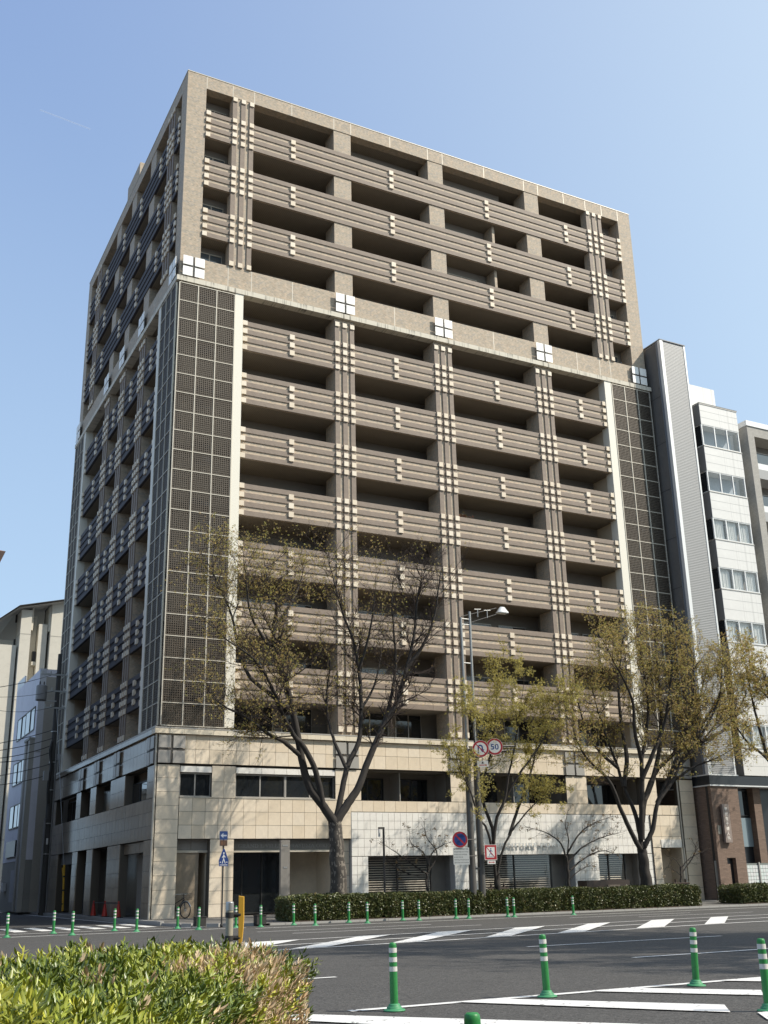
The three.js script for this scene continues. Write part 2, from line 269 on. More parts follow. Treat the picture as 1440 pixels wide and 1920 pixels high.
// ledge round the building and parapet above it
A(FR, 'ledge', mLedge, -0.165, W + 0.165, 29.57, 29.835, -0.3, 0.165);
A(SD, 'ledge', mLedge, 0.302, D + 0.165, 29.57, 29.835, -0.3, 0.165);
for (const { F, c0 } of cfgs) {
  const s0 = F === FR ? 0 : 0.3;
  A(F, 'parapet', mFacade, s0, F.L, 29.837, 31.1, -0.3, 0.0);
  A(F, 'roof_beam', mFacade, s0 + (F === FR ? 0 : 0.2), F.L, 41.5, 42.28, -0.5, 0.0);
  A(F, 'roof_trim', mGrateFrame, s0 + (F === FR ? -0.02 : 0.22), F.L + 0.02, 42.283, 42.33, -0.52, 0.02);
  // sealed joints in the beam and parapet
  for (const u of F === FR ? [1.05, 2.5, 3.72, 5.9, 8.45, 9.5, 12.0, 14.5, 15.5, 18.4, 21.3, 22.35, 24.3, 26.0, 27.3, 28.6] : [1.0, 4.5, 8.6, 12.6, 17, 22.1]) A(F, 'joint_strip', mGrateFrame, u - 0.02, u + 0.02, 41.51, 42.27, -0.01, 0.004);
  for (const u of F === FR ? [2.5, 3.75, 6, 12, 18.4, 24.3, 26, 26.8] : [4.5, 12.6, 17]) A(F, 'joint_strip', mGrateFrame, u - 0.02, u + 0.02, 29.85, 31.09, -0.01, 0.004);
}
B(apt, 'corner_pillar', mFacade, -0.003, 1.03, 31.102, 41.498, -0.95, 0.003);
B(apt, 'corner_pillar', mFacade, W - 1.0, W + 0.003, 31.102, 41.498, -0.95, 0.003);
B(apt, 'corner_pillar', mFacade, -0.003, 1.03, 31.102, 41.498, -D, -(D - 1.0));
B(apt, 'corner_pillar', mFacade, W - 1.0, W + 0.003, 31.102, 41.498, -D, -(D - 1.0));
B(apt, 'wall', mFacade, W - 0.3, W - 0.05, 7.6, 41.5, -(D - 1.0), -3.4);
B(apt, 'wall', mFacade, 1, W - 1, 7.6, 41.5, -(D - 0.05), -(D - 0.3));
// upper storeys
for (const { F, pil, c0, us, mids } of cfgs) {
  const L = F.L, eL = F === FR ? 1.03 : 0.95, eR = F === FR ? L - 1.0 : L - 1.0;
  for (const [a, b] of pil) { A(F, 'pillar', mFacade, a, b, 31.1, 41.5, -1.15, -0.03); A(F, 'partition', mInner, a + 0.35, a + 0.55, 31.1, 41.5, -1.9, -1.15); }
  for (const s of us) {
    A(F, 'strip_pier', mFacade, s, s + 1.2, 31.1, 41.5, -0.5, -0.022);
    for (let k = 0; k < 3; k++) {
      const c = s + 0.125 + k * 0.472; A(F, 'strip', mRib, c - 0.125, c + 0.125, 31.1, 41.5, -0.02, 0.034);
      blk(F, c, 41.34); blk(F, c, 31.25);
      for (const y of railUp) for (let i = 0; i < 4; i++) blk(F, c, y + 1.49 - i * 0.455, 0.036);
    }
  }
  const spans = [[eL, us[0]], [us[0] + 1.2, us[1]], [us[1] + 1.2, eR]];
  for (const y of railUp) {
    A(F, 'balcony_front', F === FR ? mPanelTile : mPanelDark, eL, eR, y + 0.002, y + 1.58, -0.24, -0.026);
    for (let i = 0; i < 4; i++) for (const [a, b] of spans) ribs.push(P1(F, box(b - a, 0.255, 0.05), F === FR ? mRib : mRibDark, (a + b) / 2, y + 1.487 - i * 0.455, -0.003));
    for (const m of mids) for (let i = 0; i < 3; i++) blk(F, m, y + 1.26 - i * 0.455, 0.03, 0.26, 0.27);
    for (const e of [eL + 0.14, eR - 0.14]) for (let i = 0; i < 4; i++) blk(F, e, y + 1.487 - i * 0.455, 0.028);
  }
}
// set-back room walls with windows in some upper bays
const backs = [[9.6, 14.4, 38.75, 41.5, 1.25, 4], [15.6, 20.2, 38.75, 41.5, 1.15, 4], [15.6, 18.9, 35.75, 38.47, 1.15, 2], [15.6, 18.9, 32.75, 35.47, 1.15, 2], [1.9, 3.4, 38.75, 41.5, 1.3, 0]];
for (const [a, b, y0, y1, n, p] of backs) { A(FR, 'room_wall', mInner, a, b, y0, y1, -1.92, -n); if (p) window2(FR, a + 0.5, b - 0.7, y0 + 0.1, y0 + 2.25, -n + 0.03, p, apt, mGlass, mGrateFrame); }
for (const y of [35.75, 32.75]) A(FR, 'screen_wall', mFacade, 18.95, 19.12, y, y + 2.72, -1.5, -0.3);
for (const [a, b] of [[0.98, 2.75], [W - 2.75, W - 0.98]]) for (const [y0, y1] of [[38.75, 41.5], [35.75, 38.47], [32.75, 35.47], [29.85, 32.47]]) {
  A(FR, 'room_wall', mInner, a, b, y0, y1, -1.92, -0.99); window2(FR, a + 0.15, b - 0.3, y0 + 0.1, y0 + 2.3, -0.96, 2, apt, mGlassPale, mGrateFrame);
}
// lower storeys
for (const { F, cols, mids, wp, lat } of cfgs) {
  const a0 = wp[0][1], a1 = wp[1][0];
  const edges = [a0, ...cols.flatMap((c) => [c, c + 1.12]), a1];
  wp.forEach(([a, b], e) => { A(F, 'white_pillar', mWhitePost, a, b, 7.86, 29.568, e ? -0.45 : -0.45, 0.12); });
  for (const c of cols) {
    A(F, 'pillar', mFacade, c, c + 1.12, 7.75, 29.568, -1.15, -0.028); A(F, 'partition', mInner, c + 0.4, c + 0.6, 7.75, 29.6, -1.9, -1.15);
    for (let k = 0; k < 3; k++) {
      const u = c + 0.125 + k * 0.435; A(F, 'strip', mRib, u - 0.125, u + 0.125, 7.86, 29.4, -0.02, 0.036);
      blk(F, u, 29.2); blk(F, u, 8.05);
      for (const y of railLow) for (let i = 0; i < 4; i++) blk(F, u, y + 1.48 - i * 0.448, 0.038);
    }
  }
  for (const y of railLow) {
    A(F, 'balcony_front', F === FR ? mPanelTile : mPanelDark, a0 - 0.01, a1 + 0.01, y + 0.002, y + 1.57, -0.24, -0.025);
    for (let i = 0; i < 4; i++) for (let k = 0; k < 4; k++) { const a = edges[k * 2], b = edges[k * 2 + 1]; ribs.push(P1(F, box(b - a, 0.25, 0.05), F === FR ? mRib : mRibDark, (a + b) / 2, y + 1.48 - i * 0.448, -0.003)); }
    for (const c of cols) for (let i = 0; i < 4; i++) for (let g = 0; g < 2; g++) ribs.push(P1(F, box(0.185, 0.25, 0.045), F === FR ? mRib : mRibDark, c + 0.34 + g * 0.435, y + 1.48 - i * 0.448, -0.006, 200));
    for (const m of mids) for (let i = 0; i < 3; i++) blk(F, m, y + 1.255 - i * 0.448, 0.03, 0.26, 0.27);
    for (const e of [a0 + 0.14, a1 - 0.14]) for (let i = 0; i < 4; i++) blk(F, e, y + 1.48 - i * 0.448, 0.028);
  }
  // rooms behind the balconies: sliding windows on every floor
  const floors = [7.72, ...railLow.map((y) => y + 0.26)];
  for (const fy of floors) for (let k = 0; k < 4; k++) {
    const a = Math.max(edges[k * 2] + 0.45, 3.4), b = edges[k * 2 + 1] - 0.5; if (b - a < 1.5) continue;
    window2(F, a, a + (b - a) * 0.52, fy + 0.08, fy + 2.0, -1.87, 2, apt, rnd() > 0.7 ? mGlassPale : mGlass); window2(F, a + (b - a) * 0.62, b, fy + 0.08, fy + 2.0, -1.87, 2, apt, rnd() > 0.75 ? mGlassPale : mGlass);
  }
}
for (let k = 0; k < 3; k++) for (const F of [FR, SD]) for (const fy of [38.75, 35.75, 32.75, 29.85]) { const [a, b] = F === FR ? [[4.2, 7.9], [9.9, 13.8], [22.8, 25.5]][k] : [[3.6, 5.6], [7.4, 9.8], [15.4, 18.6]][k]; if (!(F === FR && k === 1 && fy > 38)) window2(F, a, b, fy + 0.08, fy + 2.05, -1.86, 2); }
pieces(apt, 'rib', ribs); pieces(apt, 'accent_block', blocks);
// corner screens: dark gratings in pale frames, three across and twenty-two high
{
  const yT = 29.47, rows = 22, ph = 0.983;
  const grate = (w, h) => { const g = []; for (let i = 0; i < 9; i++) { g.push(bar(-w / 2 + (i + 0.5) * w / 9 - 0.016, -w / 2 + (i + 0.5) * w / 9 + 0.016, -h / 2, h / 2, -0.022, 0.022)); g.push(bar(-w / 2, w / 2, -h / 2 + (i + 0.5) * h / 9 - 0.017, -h / 2 + (i + 0.5) * h / 9 + 0.017, -0.018, 0.018)); } return mergeGeometries(g); };
  for (const { F, lat } of cfgs) for (const [a, b] of lat) {
    const pw = (b - a) / 3, g = grate(pw - 0.06, ph - 0.06), fr = [];
    const [x, , z] = F.p((a + b) / 2, 0, 0.1);
    for (let i = 0; i <= 3; i++) fr.push(bar(a + i * pw - 0.025, a + i * pw + 0.025, yT - rows * ph, yT, -0.03, 0.045));
    for (let j = 0; j <= rows; j++) fr.push(bar(a, b, yT - j * ph - 0.02, yT - j * ph + 0.02, -0.028, 0.04));
    const fg = mergeGeometries(fr); fg.translate(-(a + b) / 2, 0, 0); put(apt, 'screen_frame', fg, mGrateFrame, x, 0, z, F.ry);
    for (let i = 0; i < 3; i++) for (let j = 0; j < rows; j++) { const [px, py, pz] = F.p(a + (i + 0.5) * pw, yT - (j + 0.5) * ph, 0.09); put(apt, 'screen_panel', g, mGrate, px, py, pz, F.ry); }
    for (let j = 0; j < 8; j++) window2(F, a + pw + 0.1, a + 2 * pw + 0.15, 8.6 + j * 2.9, 9.8 + j * 2.9, -0.33, 2, apt, mGlassPale, mGrateFrame);
  }
}
// emblems: four square plates standing off the wall
function emblem(F, u, y, mat, s = 1.1) {
  const [x, yy, z] = F.p(u, y, 0.1), e = put(apt, 'emblem', mergeGeometries([bar(-0.035, 0.035, -s / 2, s / 2, -0.02, 0.06), bar(-s / 2, -0.04, -0.035, 0.035, -0.02, 0.06), bar(0.04, s / 2, -0.035, 0.035, -0.02, 0.06), bar(-0.3, -0.24, -0.3, 0.3, -0.1, 0.02), bar(0.24, 0.3, -0.3, 0.3, -0.1, 0.02)]), mBracket, x, yy, z, F.ry);
  const q = s / 2 - 0.055; for (const i of [-1, 1]) for (const j of [-1, 1]) put(e, 'plate', box(q, q, 0.03), mat, i * (0.055 + q / 2), j * (0.055 + q / 2), 0.08);
}
for (const { F, emb } of cfgs) for (const u of emb) emblem(F, u, 30.45, mPlate);
for (const u of [0.52, 8.8, 14.88, 21.75, 28.98]) emblem(FR, u, 6.84, mPlateGrey, 1.16);
for (const u of [0.7, 6.6, 10.75, 14.4]) emblem(SD, u, 6.84, mPlateGrey, 1.16);
// rooftop stair house and antenna
B(apt, 'stair_house', mFacade, 0.42, 4.4, 41.9, 44.7, -14.6, -11.6);
put(apt, 'antenna', rod([8, 42, -3], [8, 44.6, -3], 0.025, 6), mDarkSteel);
// ---- stone base of the apartment building
{
  const stone = [], white = [], coping = [];
  const gap = 0.014, pick = (a) => a[Math.floor(rnd() * a.length)];
  function tiles(F, list, mats, u0, u1, y0, y1, tw, th, n = 0.1, fromTop = true, depth = 0.4, back = 0) {
    A(F, 'backing_wall', mats === mStoneWhite ? mGrooveWhite : mGroove, u0, u1, y0, y1, n - 0.06 - depth, n - 0.035);
    const nu = Math.max(1, Math.round((u1 - u0) / tw)), nv = Math.max(1, Math.round((y1 - y0) / th)), w = (u1 - u0) / nu, h = (y1 - y0) / nv;
    for (let i = 0; i < nu; i++) for (let j = 0; j < nv; j++) list.push(P1(F, box(w - gap, h - gap, 0.04), pick(mats), u0 + (i + 0.5) * w, y0 + (j + 0.5) * h, n - 0.02 + rr(-0.0015, 0.0015), back));
  }
  const S = mStone, X = mStoneShade, Wm = mStoneWhite;
  // coping stones under the corner screens
  for (let u = -0.25; u < W + 0.2; u += 0.64) coping.push(P1(FR, box(Math.min(0.63, W + 0.25 - u), 0.215, 0.6), pick(mCoping), u + Math.min(0.63, W + 0.25 - u) / 2, 7.6, -0.05));
  for (let u = 0.36; u < D; u += 0.64) coping.push(P1(SD, box(0.63, 0.215, 0.6), pick(mStoneShade), u + 0.315, 7.6, -0.05));  // side coping takes the shade-darkened stone colour
  A(FR, 'flashing', mFrame, -0.262, W + 0.26, 7.71, 7.76, -0.4, 0.262); A(SD, 'flashing', mFrame, 0.41, D, 7.71, 7.76, -0.4, 0.262);
  B(apt, 'base_deck', mInner, 0.1, W - 0.1, 7.3, 7.62, -(D - 0.1), -0.1);
  // front
  tiles(FR, stone, S, 0.98, 28.66, 6.26, 7.48, 0.62, 0.61);
  tiles(FR, stone, S, -0.05, 0.98, 6.26, 7.48, 1.03, 0.61); tiles(FR, stone, S, 28.66, 29.67, 6.26, 7.48, 1.0, 0.61);
  tiles(FR, stone, S, -0.05, 0.93, 0.0, 6.2, 0.98, 0.58, 0.1); tiles(FR, stone, S, 28.72, 29.67, 0.0, 6.2, 0.95, 0.6, 0.1);
  for (const [a, b] of [[2.36, 3.44], [8.22, 9.52], [14.32, 15.64], [21.17, 22.48], [26.1, 27.1]]) tiles(FR, stone, S, a, b, 4.84, 6.2, 0.55, 0.68);
  tiles(FR, stone, S, 0.95, 9.0, 3.15, 4.83, 0.575, 0.56, 0.09); tiles(FR, stone, S, 9.0, 28.5, 4.33, 4.83, 0.58, 0.5, 0.09);
  tiles(FR, white, Wm, 0.96, 2.35, 5.9, 6.16, 0.6, 0.26, 0.08); tiles(FR, white, Wm, 3.46, 8.2, 5.9, 6.16, 0.6, 0.26, 0.08);
  tiles(FR, stone, S, 2.36, 3.42, 0.0, 3.13, 0.53, 0.56, 0.1); tiles(FR, stone, S, 8.25, 8.98, 0.0, 3.13, 0.72, 0.56, -0.12);
  tiles(FR, stone, S, 26.45, 28.5, 2.68, 4.31, 0.6, 0.55, 0.08); tiles(FR, stone, S, 26.45, 27.03, 0.0, 2.66, 0.58, 0.55, 0.08);
  tiles(FR, white, Wm, 27.06, 28.48, 2.66, 3.08, 0.7, 0.42, 0.11);
  // white tiled shop front
  tiles(FR, white, Wm, 9.0, 26.4, 2.385, 4.31, 0.315, 0.385, 0.11);
  for (const [a, b] of [[9.0, 9.82], [14.36, 15.9], [21.33, 22.85], [25.72, 26.4]]) tiles(FR, white, Wm, a, b, 0.0, 2.37, 0.315, 0.395, 0.11);
  for (const [a, b, d] of [[9.82, 14.36, 13.4], [15.9, 21.33, 20.3], [22.85, 25.72, 25.0]]) {
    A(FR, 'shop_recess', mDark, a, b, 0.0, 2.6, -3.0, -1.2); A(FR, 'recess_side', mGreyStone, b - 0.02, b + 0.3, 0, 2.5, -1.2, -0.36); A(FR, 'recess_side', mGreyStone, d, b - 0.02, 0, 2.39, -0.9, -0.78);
    const sl = []; for (let y = 0.12; y < 2.36; y += 0.105) sl.push(at(box(d - a - 0.04, 0.045, 0.012), (a + d) / 2, y, -0.62, 0, -0.5));
    const bl = put(apt, 'slatted_blind', mergeGeometries(sl), M(0.42, 0.38, 0.31, { roughness: 0.7 })); bl.userData.kind = 'stuff';
    A(FR, 'shop_glass', M(1, 1, 1, { transmission: 1, thickness: 0, roughness: 0.02, ior: 1.45 }), a + 0.03, d, 0.05, 2.37, -0.506, -0.5);
    for (let k = 0; k <= 2; k++) { const u = a + (d - a) * k / 2; A(FR, 'mullion', mFrameDark, u - 0.03, u + 0.03, 0.0, 2.38, -0.56, -0.46); }
    A(FR, 'recess_top', mGreyStone, a, b, 2.4, 2.7, -1.2, -0.36);
  }
  // second-storey windows and loggias
  window2(FR, 0.96, 2.35, 4.88, 5.89, -0.1, 2); window2(FR, 3.46, 5.8, 4.88, 5.89, -0.1, 2); window2(FR, 5.82, 8.2, 4.88, 5.89, -0.1, 2);
  A(FR, 'sill', mGrateFrame, 0.95, 2.36, 4.83, 4.88, -0.3, 0.11); A(FR, 'sill', mGrateFrame, 3.45, 8.22, 4.83, 4.88, -0.3, 0.11);
  A(FR, 'room_wall', mInner, 0.9, 8.3, 4.83, 6.3, -1.0, -0.4);
  for (const [a, b] of [[9.5, 14.34], [15.62, 21.2], [22.46, 26.12], [27.08, 28.74]]) {
    A(FR, 'loggia_wall', mInner, a - 0.1, b + 0.1, 3.3, 7.4, -2.2, -1.6); A(FR, 'loggia_ceiling', mInner, a - 0.1, b + 0.1, 6.21, 6.5, -1.7, -0.36); A(FR, 'loggia_floor', mInner, a - 0.1, b + 0.1, 3.9, 4.2, -1.6, -0.36);
    const n = b - a > 4 ? 2 : 1; for (let k = 0; k < n; k++) window2(FR, a + 0.3 + k * (b - a) / n, a + (k + 1) * (b - a) / n - 0.4, 4.3, 6.0, -1.57, 2, apt, mGlass, mFrameDark);
    if (n > 1) A(FR, 'screen_wall', mFrame, (a + b) / 2 - 0.02, (a + b) / 2 + 0.02, 4.25, 6.2, -1.6, -0.6);
  }
  for (const [a, b] of [[8.4, 9.4], [14.42, 15.55], [21.27, 22.4], [26.2, 27.0]]) A(FR, 'partition', mInner, a, b, 4.2, 6.5, -2.2, -0.36);
  // alcove and entrance on the left
  A(FR, 'alcove_back', mStone[2], 0.5, 2.7, 0, 3.2, -2.0, -1.7); A(FR, 'alcove_side', mStone[0], 2.36, 2.7, 0, 3.1, -1.7, -0.37); A(FR, 'alcove_side', mStone[0], 0.55, 0.9, 0, 3.1, -1.7, -0.37);
  for (const [a, b] of [[0.93, 2.36], [3.42, 8.26]]) { tiles(FR, stone, [mGreyStone], a, b, 2.7, 3.14, 0.75, 0.45, -0.28, true, 0.2, 100); A(FR, 'lintel_edge', mGrateFrame, a, b, 2.6, 2.7, -0.7, -0.24); }
  B(apt, 'entrance_ceiling', mInner, 0.5, 9.3, 3.14, 3.4, -4.2, -0.36);
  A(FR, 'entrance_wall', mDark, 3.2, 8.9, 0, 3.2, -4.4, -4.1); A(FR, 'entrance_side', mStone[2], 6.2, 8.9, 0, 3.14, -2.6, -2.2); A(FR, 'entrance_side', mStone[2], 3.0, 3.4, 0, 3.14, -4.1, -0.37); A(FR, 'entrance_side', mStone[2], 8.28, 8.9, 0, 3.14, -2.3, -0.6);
  window2(FR, 3.42, 6.2, 0.06, 2.62, -1.4, 3, apt, mGlass, mFrameDark);
  B(apt, 'shop_ceiling', mInner, 9.3, 26.4, 2.7, 3.0, -3.2, -0.3);
  for (const u of [3.9, 4.8, 5.7, 6.6, 7.5]) { const m = put(apt, 'down_light', new THREE.CylinderGeometry(0.07, 0.07, 0.02, 12), M(0.9, 0.8, 0.6, {}), u, 3.13, -2.0); }
  // door on the right
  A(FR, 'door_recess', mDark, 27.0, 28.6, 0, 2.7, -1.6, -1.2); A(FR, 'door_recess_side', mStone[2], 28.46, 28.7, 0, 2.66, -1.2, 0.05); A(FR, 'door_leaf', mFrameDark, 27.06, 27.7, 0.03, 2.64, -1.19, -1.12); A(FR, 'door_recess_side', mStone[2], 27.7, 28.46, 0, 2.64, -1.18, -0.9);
  // drain pipes
  for (const u of [-0.13, 28.6]) put(apt, 'drain_pipe', rod([u, 0, 0.06], [u, u < 0 ? 7.48 : 6.2, 0.06], 0.05, 10), mGrateFrame);
  put(apt, 'drain_pipe', rod([26.42, 0, 0.14], [26.42, 4.3, 0.14], 0.03, 8), mDarkSteel);
  // side street face: polished stone, its shade put into a darker colour
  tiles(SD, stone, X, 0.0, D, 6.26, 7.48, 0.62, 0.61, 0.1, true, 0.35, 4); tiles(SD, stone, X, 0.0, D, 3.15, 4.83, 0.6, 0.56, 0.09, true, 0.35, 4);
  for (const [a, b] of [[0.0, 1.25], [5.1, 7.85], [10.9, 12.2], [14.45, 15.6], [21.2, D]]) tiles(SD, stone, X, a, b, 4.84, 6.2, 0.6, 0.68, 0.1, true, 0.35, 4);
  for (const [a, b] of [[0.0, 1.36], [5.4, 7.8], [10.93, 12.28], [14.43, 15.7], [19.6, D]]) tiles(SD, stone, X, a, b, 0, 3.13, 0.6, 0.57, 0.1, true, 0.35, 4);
  tiles(SD, stone, X, 1.36, 5.4, 2.68, 3.13, 0.7, 0.45, -0.1, true, 0.2, 60);
  A(SD, 'room_wall', mStoneShade[0], 0.3, 21.2, 4.83, 6.3, -1.0, -0.62); window2(SD, 1.35, 5.05, 4.88, 5.8, -0.3, 3, apt, mGlass, mFrameDark); window2(SD, 8.0, 9.5, 5.1, 5.9, -0.56, 1, apt, mGlass, mFrameDark); window2(SD, 12.5, 14.2, 4.95, 5.9, -0.56, 1, apt, mGlass, mFrameDark); window2(SD, 15.8, 20.9, 4.9, 6.1, -0.56, 4, apt, mGlass, mFrameDark);
  A(SD, 'room_wall', mStoneShade[1], 0.3, D - 0.4, 0, 3.2, -2.0, -0.8); A(SD, 'door_panel', conc(0.3, 0.28, 0.25), 2.2, 5.3, 0.02, 2.66, -0.79, -0.74); window2(SD, 1.5, 2.2, 0.02, 2.66, -0.74, 1, apt, mGlass, mFrameDark);
  for (const u of [8.35, 9.25]) { const [x, y, z] = SD.p(u, 1.12, -0.74), d = put(apt, 'service_door', box(0.86, 2.1, 0.05), conc(0.2, 0.17, 0.145), x, y, z, SD.ry); put(d, 'handle', box(0.03, 0.14, 0.06), mSteel, u < 9 ? -0.32 : 0.32, -0.05, 0.05); put(d, 'vent', box(0.2, 0.14, 0.02), mDark, 0, -0.85, 0.035); }
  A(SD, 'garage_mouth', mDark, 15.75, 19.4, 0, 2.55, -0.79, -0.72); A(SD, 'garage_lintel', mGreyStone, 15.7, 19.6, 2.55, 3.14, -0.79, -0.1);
  B(apt, 'side_lintel', mInner, 0.4, 0.9, 3.14, 3.4, -D + 0.4, -1.3);
  pieces(apt, 'coping_stone', coping); pieces(apt, 'stone_tile', stone); pieces(apt, 'white_tile', white);
  // raised letters over the shop, carved letters over the entrance
}
// ---- lettering on the apartment building
const sansBold = await new FontLoader().loadAsync('fonts/droid/droid_sans_bold.typeface.json');
const serif = await new FontLoader().loadAsync('fonts/droid/droid_serif_regular.typeface.json');
{
  const word = (text, font, size, depth, width) => { const g = new TextGeometry(text, { font, size, depth, curveSegments: 4 }); g.computeBoundingBox(); const b = g.boundingBox; g.translate(-b.min.x, -b.min.y, 0); g.scale(width / (b.max.x - b.min.x), 1, 1); return g; };
  put(apt, 'shop_lettering', word('IDC FURNITURE PORT', sansBold, 0.185, 0.03, 5.05), M(0.72, 0.71, 0.68, { roughness: 0.35, metalness: 0.5 }), 15.4, 2.74, 0.2);
  const pins = []; for (let i = 0; i < 17; i++) pins.push(at(box(0.012, 0.012, 0.1), 15.45 + i * 0.31, 2.8, 0.155));
  put(apt, 'letter_pins', mergeGeometries(pins), mSteel).userData.kind = 'stuff';
  put(apt, 'entrance_lettering', word('GRAND L VILLE KARASUMA OIKE', serif, 0.15, 0.012, 4.3), M(0.36, 0.345, 0.32, { roughness: 0.4 }), 3.75, 2.79, -0.281);
}

// ---------------------------------------------------------------- neighbouring buildings on the right
const corrT = tex(64, 256, 2, 1.6, (u, v, i, j) => (j % 16 < 4 ? [0.235, 0.24, 0.24] : j % 16 < 6 ? [0.16, 0.165, 0.168] : [0.29, 0.293, 0.29]));
const corrB = tex(64, 256, 2, 1.6, (u, v, i, j) => (j % 16 < 4 ? 0.3 : 1), false);
const brickT = tex(512, 512, 2.0, 1.5, (u, v, i, j) => { const row = Math.floor(j / 20), c = Math.floor((i + (row % 2) * 32) / 64), jt = j % 20 < 3 || (i + (row % 2) * 32) % 64 < 3, q = N32(c * 3.7, row * 1.9); return jt ? [0.13, 0.105, 0.085] : tint([0.215, 0.148, 0.112], 0.78 + 0.45 * q + 0.1 * (fbm(u, v) - 0.5)); });
const brickB = tex(512, 512, 2.0, 1.5, (u, v, i, j) => { const row = Math.floor(j / 20); return j % 20 < 3 || (i + (row % 2) * 32) % 64 < 3 ? 0 : 1; }, false);
const mCorr = M(1, 1, 1, { map: corrT, bumpMap: corrB, bumpScale: 0.02, roughness: 0.5, metalness: 0.25 });
const mBrick = M(1, 1, 1, { map: brickT, bumpMap: brickB, bumpScale: 0.01, roughness: 0.85 });
const panelT = tex(512, 256, 5, 2.5, (u, v) => { const st = Math.max(0, N64(u * 64, 5.2) - 0.68) * 1.3 * (0.4 + 0.6 * N8(u * 8, v * 4)); return tint([0.73, 0.72, 0.69], 0.93 + 0.12 * (fbm(u, v) - 0.5) - st * 0.55); });
const mPanel = M(1, 1, 1, { map: panelT, roughness: 0.55 });
const mTrim = M(0.70, 0.70, 0.69, { roughness: 0.4, metalness: 0.2 }), mTrimBlue = M(0.16, 0.18, 0.21, { roughness: 0.4 });
const mShopBlack = M(0.022, 0.024, 0.028, { roughness: 0.3 });
{
  const t = thing('clinic_tower', 'narrow grey corrugated tower on a brown brick base with a vertical name board', 'building', [29.87, 0, 1.2]);
  B(t, 'shaft', mCorr, 0, 1.97, 6.42, 32.6, -8, 0); B(t, 'side_cladding', conc(0.15, 0.138, 0.125), -0.012, 0.2, 6.42, 32.55, -7.9, -0.42);
  for (let y = 8; y < 32; y += 3) B(t, 'panel_joint', mDark, -0.017, 0, y, y + 0.025, -7.9, -0.42);
  B(t, 'corner_trim', mTrimBlue, -0.02, 0.06, 6.42, 32.62, -0.36, -0.21); B(t, 'corner_trim', mTrim, -0.03, 0.2, 6.42, 32.64, -0.2, 0.03); B(t, 'corner_trim', mTrim, 1.88, 2.0, 6.42, 32.62, -0.1, 0.025); B(t, 'roof_cap', conc(0.35, 0.35, 0.35), -0.05, 2.02, 32.64, 32.7, -8, 0.05);
  B(t, 'dark_band', mShopBlack, -0.06, 2.03, 5.87, 6.36, -8, 0.06); B(t, 'band_trim', mTrim, -0.08, 2.06, 6.362, 6.42, -8, 0.09); B(t, 'band_trim', mTrim, -0.08, 2.06, 5.8, 5.868, -8, 0.09);
  const wl = [[0.0, 0.62, 0, 5.8], [1.24, 1.97, 0, 5.8], [0.62, 1.24, 2.08, 5.8], [0.62, 1.24, 0, 0.64]]; for (const [a, b, c, d] of wl) B(t, 'brick_wall', mBrick, a, b, c, d, -1.0, 0);
  B(t, 'brick_wall', mBrick, 0.01, 1.96, 0, 5.8, -8, -1.0); B(t, 'niche_panel', mShopBlack, 0.62, 1.24, 0.64, 2.08, -0.99, -0.25); B(t, 'niche_shelf', mBrick, 0.6, 0.82, 0.64, 1.78, -0.3, -0.02);
  B(t, 'dark_joint', mDark, -0.03, 0.0, 0, 5.8, -0.35, -0.2);  // dark raised strip up the brick side wall
  const bd = B(t, 'name_board', M(0.27, 0.215, 0.19, { roughness: 0.5 }), 0.5, 0.98, 2.86, 4.84, 0.06, 0.2); B(t, 'board_bracket', mDark, 0.56, 0.92, 2.95, 4.75, 0.002, 0.06);
  const kan = canvasTex(128, 512, (c, w, h) => {
    c.fillStyle = 'rgb(142,128,120)'; c.fillRect(0, 0, w, h); c.strokeStyle = 'rgb(238,232,222)'; c.lineWidth = 6; c.lineCap = 'square';
    const st = (ox, oy, s, list) => { for (const l of list) { c.beginPath(); l.forEach((p, i) => c[i ? 'lineTo' : 'moveTo'](ox + p[0] * s, oy + p[1] * s)); c.stroke(); } };
    const G = [   // seven characters as strokes on a unit square
      [[[.15, .1], [.85, .1], [.85, .55], [.15, .55], [.15, .1]], [[.15, .32], [.85, .32]], [[.5, .1], [.5, .95]]],
      [[[.05, .3], [.45, .3]], [[.25, .05], [.25, .95]], [[.25, .35], [.05, .65]], [[.25, .35], [.45, .55]], [[.5, .3], [.98, .3]], [[.82, .05], [.82, .9], [.68, .9]], [[.58, .5], [.68, .65]]],
      [[[.2, .1], [.8, .05]], [[.1, .27], [.9, .27]], [[.5, .1], [.5, .5]], [[.5, .27], [.12, .52]], [[.5, .27], [.88, .52]], [[.25, .6], [.7, .6], [.62, .75], [.85, .75], [.8, .95], [.65, .92]], [[.42, .6], [.2, .95]]],
      [[[.2, .12], [.8, .12], [.5, .38]], [[.5, .38], [.5, .92], [.35, .9]], [[.08, .5], [.92, .5]]],
      [[[.2, .08], [.1, .6], [.35, .9]], [[.38, .3], [.08, .95]], [[.05, .35], [.4, .35]], [[.5, .12], [.92, .12], [.92, .4], [.5, .4]], [[.5, .26], [.92, .26]], [[.48, .52], [.96, .52]], [[.55, .68], [.9, .68], [.9, .9]], [[.55, .68], [.55, .9]], [[.72, .5], [.72, .98]]],
      [[[.5, .08], [.42, .5], [.08, .95]], [[.48, .4], [.7, .75], [.95, .95]]],
      [[[.08, .15], [.42, .08]], [[.05, .32], [.48, .32]], [[.26, .12], [.26, .95]], [[.26, .35], [.06, .7]], [[.26, .35], [.46, .6]], [[.58, .15], [.68, .28]], [[.55, .38], [.66, .5]], [[.5, .68], [.98, .58]], [[.82, .05], [.82, .97]]],
    ];
    G.forEach((g, k) => st(36, 36 + k * 66, 54, g));
  });
